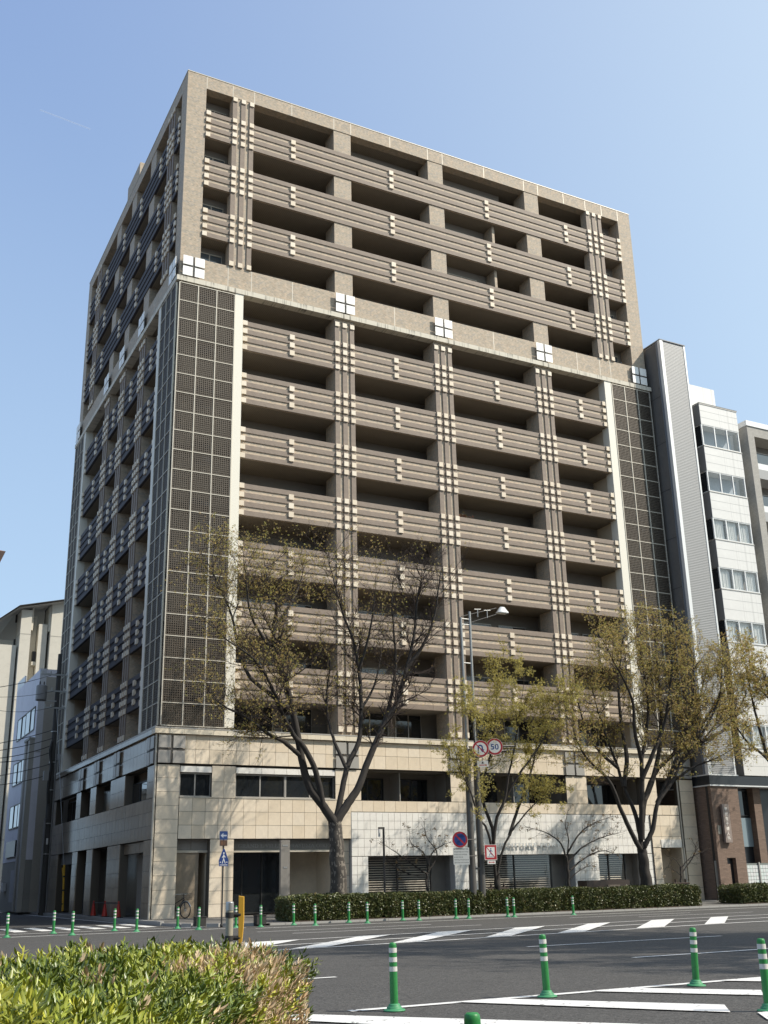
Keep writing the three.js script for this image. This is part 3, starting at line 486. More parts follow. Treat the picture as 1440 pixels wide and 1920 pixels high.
  const f = put(bd, 'name_lettering', new THREE.PlaneGeometry(0.46, 1.94), new THREE.MeshStandardMaterial({ map: kan, roughness: 0.5 }), 0, 0, 0.073);
  f.userData.label = 'seven white characters running down the brown board';
  B(t, 'notice_plate', M(0.3, 0.29, 0.25), 0.2, 0.42, 3.3, 3.75, 0.002, 0.02);
}
{
  const t = thing('white_panel_building', 'white panelled building with stacked three-pane bay windows and curtains', 'building', [32.5, 0, 1.2]);
  const sp = [[27.5, 28.85], [24.45, 26.05], [21.45, 23.08], [18.4, 20.07], [15.25, 17.04], [12.2, 13.88], [9.25, 10.85], [6.42, 7.9]];
  B(t, 'body', conc(0.42, 0.41, 0.39), -0.6, 3.6, 0, 28.6, -12, -1.0); B(t, 'slot', mShopBlack, -0.62, -0.08, 0, 28.2, -1.0, -0.7);
  sp.forEach(([a, b], k) => {
    B(t, 'bay_panel', mPanel, 0, 3.1, a, b, -1.0, 0); for (const q of [0.34, 0.67]) B(t, 'panel_joint', conc(0.4, 0.4, 0.39), -0.003, 3.103, a + (b - a) * q, a + (b - a) * q + 0.02, -1, 0.003);
    B(t, 'bay_return', conc(0.17, 0.17, 0.17), -0.012, 0.0, a, b - 0.01, -1.0, -0.012); B(t, 'panel_cap', mFrame, -0.03, 3.12, b, b + 0.05, -1, 0.03);
    if (k < 7) {
      const y0 = sp[k + 1][1] + 0.05, y1 = a;
      const fr = [bar(0, 3.1, y0, y0 + 0.06, -0.09, -0.02), bar(0, 3.1, y1 - 0.06, y1, -0.09, -0.02)]; for (const u of [0.03, 1.05, 2.07, 3.04]) fr.push(bar(u - 0.035, u + 0.04, y0, y1, -0.095, -0.015));
      const w = put(t, 'window', mergeGeometries(fr), mTrim);
      for (let q = 0; q < 3; q++) { put(w, 'pane', box(0.95, y1 - y0 - 0.1, 0.01), M(1, 1, 1, { transmission: 1, thickness: 0, roughness: 0.02, ior: 1.5 }), 0.54 + q * 1.02, (y0 + y1) / 2, -0.055); }
      put(w, 'side_pane', box(0.01, y1 - y0 - 0.1, 0.85), mGlass, 0.01, (y0 + y1) / 2, -0.52);
      B(t, 'room', k < 2 ? M(0.32, 0.36, 0.40) : M(0.16, 0.15, 0.14), 0.03, 3.07, y0, y1, -1.0, -0.75);
      if (k >= 2) for (let q = 0; q < 3; q++) { const g = new THREE.PlaneGeometry(0.86, y1 - y0 - 0.08, 36, 1), p = g.attributes.position; for (let i = 0; i < p.count; i++) p.setZ(i, 0.025 * Math.sin(p.getX(i) * 46 + q) + 0.012 * Math.sin(p.getX(i) * 19 + k)); g.computeVertexNormals(); put(t, 'curtain', g, M(0.66, 0.66, 0.62, { roughness: 0.9 }), 0.52 + q * 1.02, (y0 + y1) / 2 + 0.02, -0.2); }
    }
  });
  B(t, 'roof_block', mPanel, 1.2, 3.75, 28.5, 31.5, -8, -2.2); B(t, 'roof_coping', conc(0.3, 0.3, 0.3), -0.03, 3.13, 28.902, 28.95, -1, 0.04);
  B(t, 'dark_band', mShopBlack, -0.66, 3.2, 5.87, 6.36, -1.1, 0.05); B(t, 'band_trim', mTrim, -0.66, 3.25, 5.8, 5.866, -1.1, 0.08);
  B(t, 'shop_front', mShopBlack, -0.62, 3.6, 0.0, 5.8, -1.2, -0.95); B(t, 'brick_post', mBrick, 0.95, 1.5, 0, 5.8, -0.95, -0.5); B(t, 'blue_panel', M(0.22, 0.28, 0.31, { roughness: 0.2 }), -0.55, 0.93, 2.67, 4.2, -0.94, -0.85); window2({ p: (u, y, n) => [u, y, n], ry: 0 }, -0.5, 0.9, 4.3, 5.7, -0.9, 2, t, mGlass, mFrameDark);
  const gb = []; for (let i = 0; i < 13; i++) for (let j = 0; j < 8; j++) gb.push({ g: box(0.17, 0.17, 0.08), m: rnd() > 0.5 ? mTrim : M(0.62, 0.68, 0.66, { roughness: 0.15 }), x: -0.55 + i * 0.19, y: 0.28 + j * 0.19, z: -0.4 });
  B(t, 'block_joint_wall', M(0.18, 0.2, 0.19), -0.64, 1.85, 0.1, 1.8, -0.45, -0.385); for (const p of gb) put(t, 'glass_block', p.g, p.m, p.x, p.y, p.z);
  B(t, 'gate_post', mFrame, 0.55, 0.63, 0, 1.85, -0.36, -0.3);
}
{
  const t = thing('grey_tile_building', 'pale grey tiled apartment block with dark balconies at the right edge', 'building', [36.35, 0, 1.2]);
  const gT = tex(256, 256, 1.6, 1.6, (u, v, i, j) => tint([0.38, 0.36, 0.325], (j % 16 < 2 || (i + (Math.floor(j / 16) % 2) * 16) % 32 < 2 ? 0.75 : 0.92 + 0.16 * N32(Math.floor(i / 32) * 5, Math.floor(j / 16))))), mG = M(1, 1, 1, { map: gT, roughness: 0.8 });
  B(t, 'pier', mG, 0, 0.55, 0, 28.1, -12, 0); B(t, 'roof_cap', mTrim, -0.06, 9, 28.1, 28.45, -12, 0.06); B(t, 'body', mInner, 0.55, 9, 0, 28.1, -12, -1.2); B(t, 'pier', mG, 8.4, 9, 0, 28.1, -1.2, 0); B(t, 'lintel', mG, 0.55, 8.4, 27.45, 28.1, -1.2, 0);
  for (let y = 26.35; y > 3; y -= 2.83) { B(t, 'balcony_front', mTrim, 0.55, 8.4, y - 1.1, y - 0.98 + 0.3, -1.2, -0.05); B(t, 'balcony_slab', conc(0.4, 0.4, 0.39), 0.55, 8.4, y - 1.72, y - 1.1, -1.2, 0.0); B(t, 'glass_rail', mGlassPale, 0.62, 8.3, y - 0.65, y, -0.12, -0.09); B(t, 'rail', mFrameDark, 0.58, 8.35, y, y + 0.06, -0.14, -0.06); }
}
// grey utility door between the buildings
{ const t = thing('metal_shed_panel', 'pale metal panel gate closing the gap beside the brick tower', 'gate', [28.95, 0, 1.4]); B(t, 'panel', M(0.4, 0.39, 0.37, { roughness: 0.3, metalness: 0.5 }), 0.8, 1.55, 0, 1.95, -0.4, -0.35); B(t, 'frame', mTrim, 1.55, 1.6, 0, 2.0, -0.4, -0.33); }

// ---------------------------------------------------------------- buildings down the side street and at the left edge
{
  const t = thing('lilac_building', 'pale lilac walled building with dark window rows behind the utility pole', 'building', [-1.05, 0, -24.6]);
  const mL = conc(0.72, 0.71, 0.76);
  B(t, 'wall', mL, 0, 12, 3.0, 14.7, -9, 0); B(t, 'wall_base', conc(0.30, 0.29, 0.26), 0.02, 12, 0, 3.0, -9, -0.02); B(t, 'front_trim', conc(0.6, 0.6, 0.62), 0, 0.4, 9.5, 14.72, -0.02, 0.05); B(t, 'gable_wall', conc(0.40, 0.37, 0.32), 0.4, 12, 0, 14.2, -0.02, 0.06); B(t, 'roof_rail', mTrim, 0, 0.1, 14.7, 15.3, -9, -6);
  const LF = { p: (u, y, n) => [-n, y, -u], ry: -Math.PI / 2 };
  for (const [u0, u1, y0, y1, p] of [[0.6, 7.2, 10.9, 12.4, 4], [2.6, 7.4, 7.9, 9.4, 3], [2.6, 7.4, 5.1, 6.6, 3]]) window2(LF, u0, u1, y0, y1, 0.02, p, t, mGlass, mFrameDark);
  for (const [a, b, h] of [[0.0, 0.55, 10.2], [1.3, 1.8, 10.2]]) B(t, 'concrete_pier', conc(0.42, 0.40, 0.36), -0.3, 0, 0, h, -b, -a);
  B(t, 'pier_cap', conc(0.34, 0.33, 0.3), -0.34, 0.02, 10.2, 10.35, -1.9, 0.02); B(t, 'stair_recess', mDark, -0.1, 0.005, 0, 3.2, -1.3, -0.56); B(t, 'meter_box', M(0.5, 0.5, 0.5), -0.2, 0, 1.2, 1.75, -7.4, -6.6);
  B(t, 'shop_board', mShopBlack, -0.12, 0, 3.3, 4.3, -7.3, -3.6); put(t, 'roller_panel', box(0.06, 1.9, 1.4), conc(0.4, 0.4, 0.41), -0.2, 1.5, -3.0);
}
{
  const t = thing('beige_apartment_block', 'large beige concrete block with stepped piers rising at the end of the side street', 'building', [-1.5, 0, -46]);
  const mb = conc(0.60, 0.57, 0.49);
  B(t, 'body', mb, 0.2, 16, 0, 21.4, -16, -1.6);
  for (const [a, b, h, n] of [[0.3, 1.85, 20.6, 0.3], [2.0, 2.85, 23.6, 0.7], [2.85, 3.5, 23.4, -0.6], [3.55, 4.25, 22.6, 0.2], [4.45, 5.8, 24.6, 0.7], [6.2, 9, 25.0, 0.7], [9.5, 14, 25.2, 0.7]]) B(t, 'pier', mb, a, b, 0, h, -1.6, n);
  for (let y = 2.6; y < 22; y += 2.75) for (const [a, b] of [[1.85, 2.0], [4.25, 4.45], [5.8, 6.2]]) { B(t, 'balcony_opening', mDark, a, b, y + 1.1, y + 2.4, -1.62, -1.5); }
  for (let y = 2.6; y < 21; y += 2.75) { B(t, 'balcony', mb, 3.2, 3.56, y, y + 0.3, -1.6, 0.0); B(t, 'balcony_rail', mFrameDark, 3.25, 3.52, y + 0.3, y + 1.2, -0.9, -0.1); }
  for (let y = 5; y < 24; y += 5.5) { B(t, 'joint_line', conc(0.4, 0.38, 0.33), 1.99, 2.86, y, y + 0.07, -1.6, 0.71); B(t, 'joint_line', conc(0.4, 0.38, 0.33), 4.44, 5.81, y, y + 0.07, -1.6, 0.71); }
  const rg = new THREE.BufferGeometry(); const q = [[-0.2, 22.0, 1.4], [1.7, 23.6, 1.4], [16.5, 27.2, 1.4], [-0.2, 22.0, -16], [1.7, 23.6, -16], [16.5, 27.2, -16]]; rg.setAttribute('position', new THREE.Float32BufferAttribute([0, 1, 4, 0, 4, 3, 1, 2, 5, 1, 5, 4].flatMap((i) => q[i]), 3)); rg.setAttribute('uv', new THREE.Float32BufferAttribute(new Array(24).fill(0), 2)); rg.computeVertexNormals();
  const rg2 = rg.clone(); rg2.translate(0, 0.18, 0); put(t, 'roof', mergeGeometries([rg, rg2]), conc(0.42, 0.41, 0.39));
  for (const x of [2.9, 4.3, 6]) B(t, 'roof_strut', mb, x, x + 0.15, 22, 24.2, -1.5, 0.3);
}
{
  const t = thing('brown_roofed_house', 'brown tiled eave of a tall house poking in at the left edge', 'building', [-6.9, 0, 0]);
  const mb = conc(0.12, 0.085, 0.068);
  B(t, 'wall', mb, -16, -1.6, 0, 13.6, -18, -1.6);
  const ring = (r0, y0, r1, y1, mat, nm) => { const c = [[r0, y0], [r1, y1]], P = []; const e = (r) => [[-17 - r, 0 + r], [0 + r, 0 + r], [0 + r, -19 - r], [-17 - r, -19 - r]]; const a = e(c[0][0]), b = e(c[1][0]); for (let k = 0; k < 4; k++) { const n = (k + 1) % 4; P.push(a[k][0], y0, a[k][1], a[n][0], y0, a[n][1], b[n][0], y1, b[n][1], a[k][0], y0, a[k][1], b[n][0], y1, b[n][1], b[k][0], y1, b[k][1]); } const g = new THREE.BufferGeometry(); g.setAttribute('position', new THREE.Float32BufferAttribute(P, 3)); g.setAttribute('uv', new THREE.Float32BufferAttribute(P.filter((_, i) => i % 3 !== 2), 2)); g.computeVertexNormals(); put(t, nm, g, mat); };
  ring(-1.7, 13.1, -0.25, 14.1, conc(0.10, 0.075, 0.06), 'eave_soffit'); ring(-0.25, 14.1, 0.0, 14.8, conc(0.16, 0.11, 0.09), 'fascia'); ring(0, 14.8, -0.35, 14.95, conc(0.30, 0.2, 0.165), 'gutter'); ring(-0.35, 14.95, -3.2, 18.4, conc(0.17, 0.15, 0.13), 'roof');
}
{
  const t = thing('pink_chimney', 'pink brick chimney stack with dark cap at the left edge', 'chimney', [-1.9, 0, -47]);
  B(t, 'stack', conc(0.55, 0.36, 0.29), -0.9, 0.3, 0, 25.2, -1, 0); B(t, 'cap', conc(0.12, 0.1, 0.1), -1, 0.4, 25.2, 25.6, -1.1, 0.1);
}

{ // buildings outside the view that the glass, the polished stone and the shaded side see
  const t = thing('street_row_building', 'plain low grey building across the side street, left of the view', 'building', [-8.6, 0, -21]); B(t, 'wall', conc(0.30, 0.28, 0.25), -14, 0, 0, 8, -34, 0); for (let k = 0; k < 9; k++) for (let j = 0; j < 2; j++) B(t, 'window', mGlass, -0.01, 0.03, 2 + j * 2.9, 3.6 + j * 2.9, -3.6 * k - 3.2, -3.6 * k - 1.0); B(t, 'roof_cap', conc(0.4, 0.39, 0.37), -14.1, 0.1, 8, 8.3, -34.1, 0.1);
  [[-62, -20, 22, 'taupe office block across the main road behind the viewer'], [-18, 22, 27, 'grey office block directly behind the viewer across the road'], [24, 66, 20, 'brown office block across the main road to the right of the viewer']].forEach(([x0, x1, h, lab], n) => {
    const o = thing('office_block', lab, 'building', [x0, 0, 72], 0, 'office blocks across the main road'), w = x1 - x0; B(o, 'wall', conc(...[[0.3, 0.26, 0.22], [0.3, 0.3, 0.3], [0.24, 0.19, 0.16]][n]), 0, w, -0.3, h, 0, 18); B(o, 'roof_cap', conc(0.4, 0.4, 0.39), -0.1, w + 0.1, h, h + 0.4, -0.1, 18.1);
    for (let y = 1; y < h - 3; y += 3.3) for (let x = 1; x < w - 3; x += 4) B(o, 'window', mGlass, x, x + 2.8, y, y + 1.9, -0.03, 0.02);
  });
}
const LIMBS = {
  t1: [
    [[5.73, 0.38, 5.8], [5.67, 1.56, 5.8], [5.59, 2.85, 5.8], [5.55, 3.56, 5.8]],
    [[5.55, 3.46, 5.8], [4.98, 4.2, 5.84], [4.42, 4.86, 5.88], [4.06, 6, 5.92], [3.67, 7.78, 5.96], [3.32, 8.9, 6], [2.91, 9.96, 6.04], [2.75, 10.93, 6.08], [2.86, 11.97, 6.12], [2.46, 12.97, 6.16], [2.2, 14.23, 6.2]],
    [[4.07, 6, 5.9], [3.22, 6.5, 6.2], [2.5, 6.72, 6.5], [1.29, 7.37, 6.8], [0.36, 7.66, 7.1], [-0.63, 8.48, 7.4]],
    [[3.65, 7.77, 6], [2.67, 8.49, 5.77], [1.97, 9.14, 5.53], [1.6, 10.32, 5.3], [1.29, 11.8, 5.07], [0.62, 13.36, 4.83], [0.08, 14.43, 4.6]],
    [[2.89, 9.94, 6.1], [2.1, 10.62, 6.47], [1.5, 11.34, 6.85], [1.16, 12.5, 7.22], [0.85, 13.66, 7.6]],
    [[5, 4.12, 5.9], [4.52, 5.56, 6.16], [3.86, 6.43, 6.42], [3.44, 6.69, 6.69], [2.84, 7.44, 6.95], [2.4, 8.2, 7.21], [1.52, 9.32, 7.47], [0.14, 10.08, 7.74], [-0.97, 10.84, 8]],
    [[2.74, 10.93, 6.1], [3.54, 12.02, 5.7], [4.18, 13.1, 5.3], [4.71, 14.44, 4.9]],
    [[5.55, 3.46, 5.8], [6.05, 4.18, 5.83], [6.51, 4.8, 5.87], [7.07, 6.1, 5.9], [7.64, 7.22, 5.93], [8.43, 8.53, 5.97], [8.86, 9.87, 6], [9.22, 11.25, 6.03], [9.42, 12.82, 6.07], [9.81, 14.47, 6.1]],
    [[7.65, 7.22, 5.9], [8.35, 8.82, 5.56], [8.75, 10.28, 5.22], [8.86, 11.77, 4.88], [9.01, 13.57, 4.54], [9.51, 15.21, 4.2]],
    [[8.86, 9.87, 6], [9.45, 10.71, 6.25], [9.93, 11.87, 6.5], [10.11, 13.25, 6.75], [10.17, 14.27, 7]],
    [[5.55, 3.46, 5.8], [5.85, 4.39, 5.67], [6.21, 5.62, 5.53], [6.84, 6.82, 5.4], [7.03, 8.12, 5.27], [7.02, 9.8, 5.13], [6.83, 11.08, 5], [6.4, 12.33, 4.87], [6.04, 13.8, 4.73], [5.78, 15.02, 4.6]],
    [[6.18, 5.62, 5.6], [5.94, 6.55, 5.16], [5.86, 7.36, 4.72], [5.89, 8.65, 4.28], [6.25, 10.36, 3.84], [6, 11.84, 3.4]],
    [[6.99, 9.79, 5.2], [7.2, 11, 5.67], [7.25, 12.28, 6.13], [7.16, 13.56, 6.6]],
    [[6.96, 8.09, 5.4], [7.85, 9.14, 4.8], [8.5, 10.45, 4.2], [9.05, 11.82, 3.6]],
  ],
  t2: [
    [[12.75, 0.19, 6.2], [12.71, 0.77, 6.2], [12.73, 1.44, 6.2]],
    [[12.73, 1.44, 6.2], [12.95, 2.3, 6.3], [13.36, 3.07, 6.4], [13.79, 3.57, 6.5], [14.57, 4.29, 6.6], [15.28, 4.67, 6.7], [15.85, 4.94, 6.8]],
    [[13.37, 3.01, 6.3], [13.97, 4.03, 6.12], [14.58, 4.95, 5.94], [15.21, 6.12, 5.76], [15.74, 7.57, 5.58], [16.14, 9.06, 5.4]],
    [[12.66, 1.23, 6.2], [12.46, 2.28, 6.37], [12.1, 3.28, 6.53], [11.68, 3.67, 6.7], [11.2, 4.72, 6.87], [10.63, 5.64, 7.03], [10.27, 6.58, 7.2]],
    [[12.62, 2.29, 6.2], [12.72, 3.22, 6.06], [12.47, 4.18, 5.91], [12.45, 5.05, 5.77], [12.93, 6.02, 5.63], [13.38, 7.02, 5.49], [13.69, 8.69, 5.34], [14.03, 10.18, 5.2]],
    [[12.62, 2.72, 6.2], [12.78, 3.7, 6.33], [13.09, 4.41, 6.47], [13.28, 5.38, 6.6], [13.61, 6.65, 6.73], [13.91, 8.24, 6.87], [14.22, 9.87, 7]],
    [[12.37, 5.04, 5.9], [11.91, 6.18, 6.4], [11.4, 7.43, 6.9], [11.02, 8.46, 7.4]],
    [[13.2, 4.43, 6.3], [13.86, 5.54, 6.65], [14.67, 6.65, 7], [15.21, 7.78, 7.35], [15.34, 8.89, 7.7]],
  ],
  t3: [
    [[20.53, -0.03, 6.2], [20.58, 1.09, 6.2], [20.54, 2, 6.2], [20.51, 2.46, 6.2]],
    [[20.49, 2.3, 6.2], [19.76, 3.26, 6.4], [19.11, 4.28, 6.6], [18.67, 5.02, 6.8], [18.07, 5.57, 7], [17.12, 6.14, 7.2], [16.39, 7.01, 7.4], [15.99, 8.01, 7.6]],
    [[20.51, 2.46, 6.2], [20.59, 3.16, 6.06], [20.49, 4.18, 5.91], [20.16, 5.13, 5.77], [20.04, 6.03, 5.63], [19.7, 7.26, 5.49], [19.35, 8.75, 5.34], [19.14, 10.28, 5.2]],
    [[20.58, 2.81, 6.2], [20.66, 4.2, 6.27], [20.79, 5.48, 6.34], [20.8, 6.34, 6.41], [21.07, 7.19, 6.49], [21.38, 8.93, 6.56], [21.22, 10.67, 6.63], [21.02, 12.19, 6.7]],
    [[20.6, 2.46, 6.2], [20.74, 2.73, 6.33], [21.05, 3.31, 6.45], [21.36, 4.4, 6.58], [22.23, 5.34, 6.7], [22.71, 6.14, 6.83], [24.06, 7.23, 6.95], [25.29, 8.29, 7.08], [26.46, 8.85, 7.2]],
    [[20.68, 3.62, 6.2], [20.99, 4.22, 6], [21.63, 5.23, 5.8], [22.42, 6.03, 5.6], [23.59, 6.76, 5.4], [24.96, 8.02, 5.2], [26.09, 9.69, 5], [27.03, 11.14, 4.8]],
    [[22.48, 5.41, 6.5], [23.45, 6.08, 7.07], [24.11, 6.36, 7.63], [24.97, 6.89, 8.2]],
    [[20.74, 5.47, 6.4], [21.28, 6.68, 6.72], [21.79, 7.89, 7.04], [22.02, 9.34, 7.36], [22.1, 10.79, 7.68], [21.79, 11.85, 8]],
    [[20.14, 5.13, 5.8], [20.73, 6.56, 5.48], [20.85, 8.1, 5.16], [21.16, 9.95, 4.84], [21.81, 11.9, 4.52], [22.38, 13.1, 4.2]],
    [[19.9, 6.01, 5.8], [18.77, 6.68, 6], [17.95, 7.58, 6.2], [17.46, 8.74, 6.4], [17.25, 9.66, 6.6]],
    [[22.82, 6.15, 6.7], [24.63, 7.86, 6.27], [26.52, 9.58, 5.83], [27.72, 11.08, 5.4]],
    [[20.81, 6.34, 6.4], [20.18, 7.6, 6.85], [19.81, 8.97, 7.3], [18.55, 10.52, 7.75], [17.8, 11.11, 8.2]],
    [[21.51, 4.42, 6.4], [22.56, 6.02, 6.5], [23.47, 7.77, 6.6], [24.14, 9.57, 6.7], [24.33, 11.52, 6.8]],
    [[22.92, 6.16, 6.6], [24.26, 7.75, 7.0], [25.17, 9.52, 7.4], [25.1, 11.12, 7.8]],
    [[24.01, 7.22, 7.0], [25.92, 7.88, 6.53], [27.64, 9.08, 6.07], [28.93, 10.3, 5.6]],
    [[20.72, 4.21, 6.2], [22.02, 6.06, 5.95], [22.9, 8.63, 5.7], [23.2, 11.3, 5.45], [23.52, 13.13, 5.2]],
  ],
  t4: [
    [[30.17, -0.06, 6], [30.51, 2.16, 6], [30.55, 3.69, 6]],
    [[30.55, 3.69, 6], [30.18, 5.22, 6.1], [29.06, 6.62, 6.2], [27.66, 7.47, 6.3], [26.82, 8.33, 6.4], [25.93, 8.79, 6.5]],
    [[29.06, 6.62, 6.2], [29.04, 8.09, 5.95], [29.03, 9.75, 5.7], [29.16, 11.17, 5.45], [29.27, 12.07, 5.2]],
    [[30.55, 3.69, 6], [30.41, 6.26, 6.25], [29.79, 8.32, 6.5], [29.07, 9.85, 6.75], [28.54, 11.39, 7]],
    [[30.55, 3.69, 6], [32.2, 6.36, 5.67], [33.89, 8.95, 5.33], [35.11, 11.08, 5]],
    [[30.55, 3.69, 6], [32.63, 5.79, 6.2], [34.32, 7.44, 6.4], [35.26, 9.12, 6.6]],
  ],
  s1: [
    [[10.23, 0.46, 4.9], [10.11, 1.29, 4.9], [10.2, 1.71, 4.9]],
    [[10.19, 1.5, 4.9], [9.57, 1.82, 5], [8.66, 2.35, 5.1], [7.89, 2.77, 5.2]],
    [[10.2, 1.71, 4.9], [10.08, 2.35, 4.8], [9.52, 2.79, 4.7], [9.53, 3.22, 4.6]],
    [[10.2, 1.71, 4.9], [10.35, 2.34, 5], [10.82, 2.66, 5.1], [11.6, 2.87, 5.2]],
    [[10.2, 1.61, 4.9], [10.66, 2.34, 4.9], [10.18, 2.99, 4.9], [10.07, 3.64, 4.9]],
    [[10.12, 1.5, 4.9], [9.4, 1.52, 4.83], [8.7, 1.84, 4.77], [8.37, 2.12, 4.7]],
  ],
  s2: [
    [[17.06, 0.28, 5.2], [17.09, 1.16, 5.2], [17.08, 2.06, 5.2]],
    [[17.08, 2.06, 5.2], [16.7, 2.74, 5.3], [15.8, 3.19, 5.4], [14.76, 3.4, 5.5]],
    [[17.08, 2.06, 5.2], [17.32, 2.86, 5.1], [17.28, 3.55, 5], [17.56, 4.14, 4.9]],
    [[17.09, 1.84, 5.2], [17.84, 2.51, 5.3], [19, 2.96, 5.4], [20.01, 3.19, 5.5]],
    [[17.12, 1.5, 5.2], [18.07, 2.05, 5.13], [19.2, 2.39, 5.07], [19.85, 2.27, 5]],
    [[17.13, 2.29, 5.2], [17.77, 3.08, 5.27], [18.51, 3.54, 5.33], [19.71, 3.9, 5.4]],
    [[17.09, 1.16, 5.2], [17.71, 1.6, 5.35], [18.5, 1.81, 5.5]],
  ],
  s3: [
    [[24.4, 0.08, 4.2], [24.44, 1.04, 4.2], [24.49, 1.65, 4.2]],
    [[24.48, 1.53, 4.2], [24.95, 1.96, 4.27], [25.61, 2.25, 4.33], [26.27, 2.5, 4.4]],
    [[24.49, 1.65, 4.2], [24.27, 2.02, 4.1], [23.88, 2.15, 4]],
    [[24.44, 1.29, 4.2], [25.34, 2.13, 4.23], [25.53, 2.5, 4.27], [25.32, 2.88, 4.3]],
    [[24.44, 1.29, 4.2], [23.92, 1.54, 4.3], [23.45, 1.66, 4.4]],
  ],
};
// ---------------------------------------------------------------- street trees
const leafGeo = (() => {   // a small spray of five leaves
  const P = [], I = []; const s0 = seed; seed = 99;
  for (let k = 0; k < 5; k++) {
    const c = V(rr(-1, 1), rr(-0.7, 0.7), rr(-1, 1)).multiplyScalar(0.07), a = V(rr(-1, 1), rr(-0.5, 0.7), rr(-1, 1)).normalize(), b = V(rr(-1, 1), rr(-1, 1), rr(-1, 1)).cross(a).normalize(), L = rr(0.035, 0.055), w = L * 0.42, n = P.length / 3;
    for (const [s, t] of [[-1, 0], [0, -1], [1, 0], [0, 1]]) P.push(c.x + a.x * L * s + b.x * w * t, c.y + a.y * L * s + b.y * w * t, c.z + a.z * L * s + b.z * w * t);
    I.push(n, n + 1, n + 2, n, n + 2, n + 3);
  }
  seed = s0; const g = new THREE.BufferGeometry(); g.setAttribute('position', new THREE.Float32BufferAttribute(P, 3)); g.setIndex(I); g.computeVertexNormals(); return g;
})();
const mLeaf = M(1, 1, 1, { roughness: 0.9, transmission: 0.5, thickness: 0 });
function scatter(parent, name, geo, mat, list) {   // list of {p, s, c, q?}
  const m = new THREE.InstancedMesh(geo, mat, list.length), o = new THREE.Object3D(), col = new THREE.Color(); m.name = name;
  list.forEach((l, i) => { o.position.copy(l.p); if (l.q) o.quaternion.copy(l.q); else o.rotation.set(rr(0, 6.28), rr(0, 6.28), rr(0, 6.28)); o.scale.setScalar(l.s); o.updateMatrix(); m.setMatrixAt(i, o.matrix); m.setColorAt(i, col.setRGB(...l.c)); });
  m.userData.kind = 'stuff'; parent.add(m); return m;
}
function smooth(pts, n) { return new THREE.CatmullRomCurve3(pts, false, 'centripetal').getPoints(n); }
function growTree(name, label, limbs, o) {
  const b = limbs[0][0], base = V(b[0], o.ground ?? 0, b[2]), t = thing(name, label, o.category ?? 'tree', [base.x, base.y, base.z], 0, o.group);
  const L = limbs.map((l) => l.map((p) => V(...p).sub(base)));
  L[0][0].y = Math.min(L[0][0].y, 0) - 0.1;
  const tr = smooth(L[0], 14), tubes = new Tubes();
  tubes.add(tr.map((p, k) => p.clone().add(V(0.02 * Math.sin(k * 1.7), 0, 0.02 * Math.cos(k * 1.3)))), (q) => o.r * (1.3 * Math.exp(-q * 9) * 0.35 + 1 - 0.22 * q), 12);
  put(t, 'trunk', tubes.geo(), o.bark ?? mBark);
  const twigs = new Tubes(), leaves = [], len = (a) => a.reduce((s, p, i) => i ? s + p.distanceTo(a[i - 1]) : 0, 0);
  const dirRand = () => V(rr(-1, 1), rr(-1, 1), rr(-1, 1)).normalize();
  const leaf = (p, k = 1) => { if (rnd() < o.leaf * k) leaves.push({ p: p.clone().add(dirRand().multiplyScalar(0.09)), s: rr(0.7, 1.5) * (o.leafSize ?? 1), c: tint(o.cols[Math.floor(rnd() * o.cols.length)], rr(0.75, 1.2)) }); };
  function sub(start, dir, L0, r0, depth, bare) {
    const n = depth === 0 ? 5 : depth === 1 ? 3 : 2, pts = [start.clone()], d = dir.clone();
    for (let k = 0; k < n; k++) { d.addScaledVector(dirRand(), 0.22).add(V(0, o.lift ?? 0.07, 0)).normalize(); pts.push(pts[k].clone().addScaledVector(d, L0 / n)); }
    twigs.add(pts, (q) => r0 * (1 - 0.75 * q), depth === 0 ? 4 : 3);
    if (depth < 2) {
      const m = depth === 0 ? Math.round(L0 * (o.k1 ?? 7)) : Math.round(2 + L0 * (o.k2 ?? 5));
      for (let k = 0; k < m; k++) { const q = rr(0.2, 1) * (pts.length - 1), i = Math.min(pts.length - 2, Math.floor(q)), p = pts[i].clone().lerp(pts[i + 1], q - i); sub(p, d.clone().multiplyScalar(0.75).addScaledVector(dirRand(), 0.75).normalize(), L0 * rr(0.3, 0.55), Math.max(0.0028, r0 * 0.5), depth + 1, bare); }
    }
    if (depth >= 1) for (let k = 0; k < (o.perTwig ?? 2); k++) leaf(pts[pts.length - 1].clone().lerp(pts[0], rr(0, 0.6)), bare);
  }
  L.slice(1).forEach((l, n) => {
    const total = len(l), pts = smooth(l, Math.max(8, l.length * 4)), r0 = (o.radii?.[n] ?? o.limbR * Math.pow(total / (o.span ?? 8), 0.7)), lb = new Tubes();
    lb.add(pts.map((p) => p.clone().add(dirRand().multiplyScalar(0.012))), (q) => Math.max(0.008, r0 * Math.pow(1 - q, 0.75)), 8);
    put(t, 'limb', lb.geo(), mBark);
    const m = Math.round(total * (o.k0 ?? 4)), bare = o.bare?.(l) ?? 1;
    for (let k = 0; k < m; k++) {
      const q = Math.pow(rr(o.from ?? 0.3, 1), 0.85), f = q * (pts.length - 1), i = Math.min(pts.length - 2, Math.floor(f)), p = pts[i].clone().lerp(pts[i + 1], f - i), tan = pts[i + 1].clone().sub(pts[i]).normalize();
      sub(p, tan.multiplyScalar(0.7).addScaledVector(dirRand(), 0.85).add(V(0, 0.12, 0)).normalize(), (o.branch ?? 1.5) * rr(0.45, 1.1), Math.max(0.006, r0 * 0.28 * (1 - q * 0.6)), 0, bare);
    }
  });
  put(t, 'twigs', twigs.geo(), mTwig).userData.kind = 'stuff';
  if (leaves.length) scatter(t, 'crown', leafGeo, mLeaf, leaves);
  return t;
}
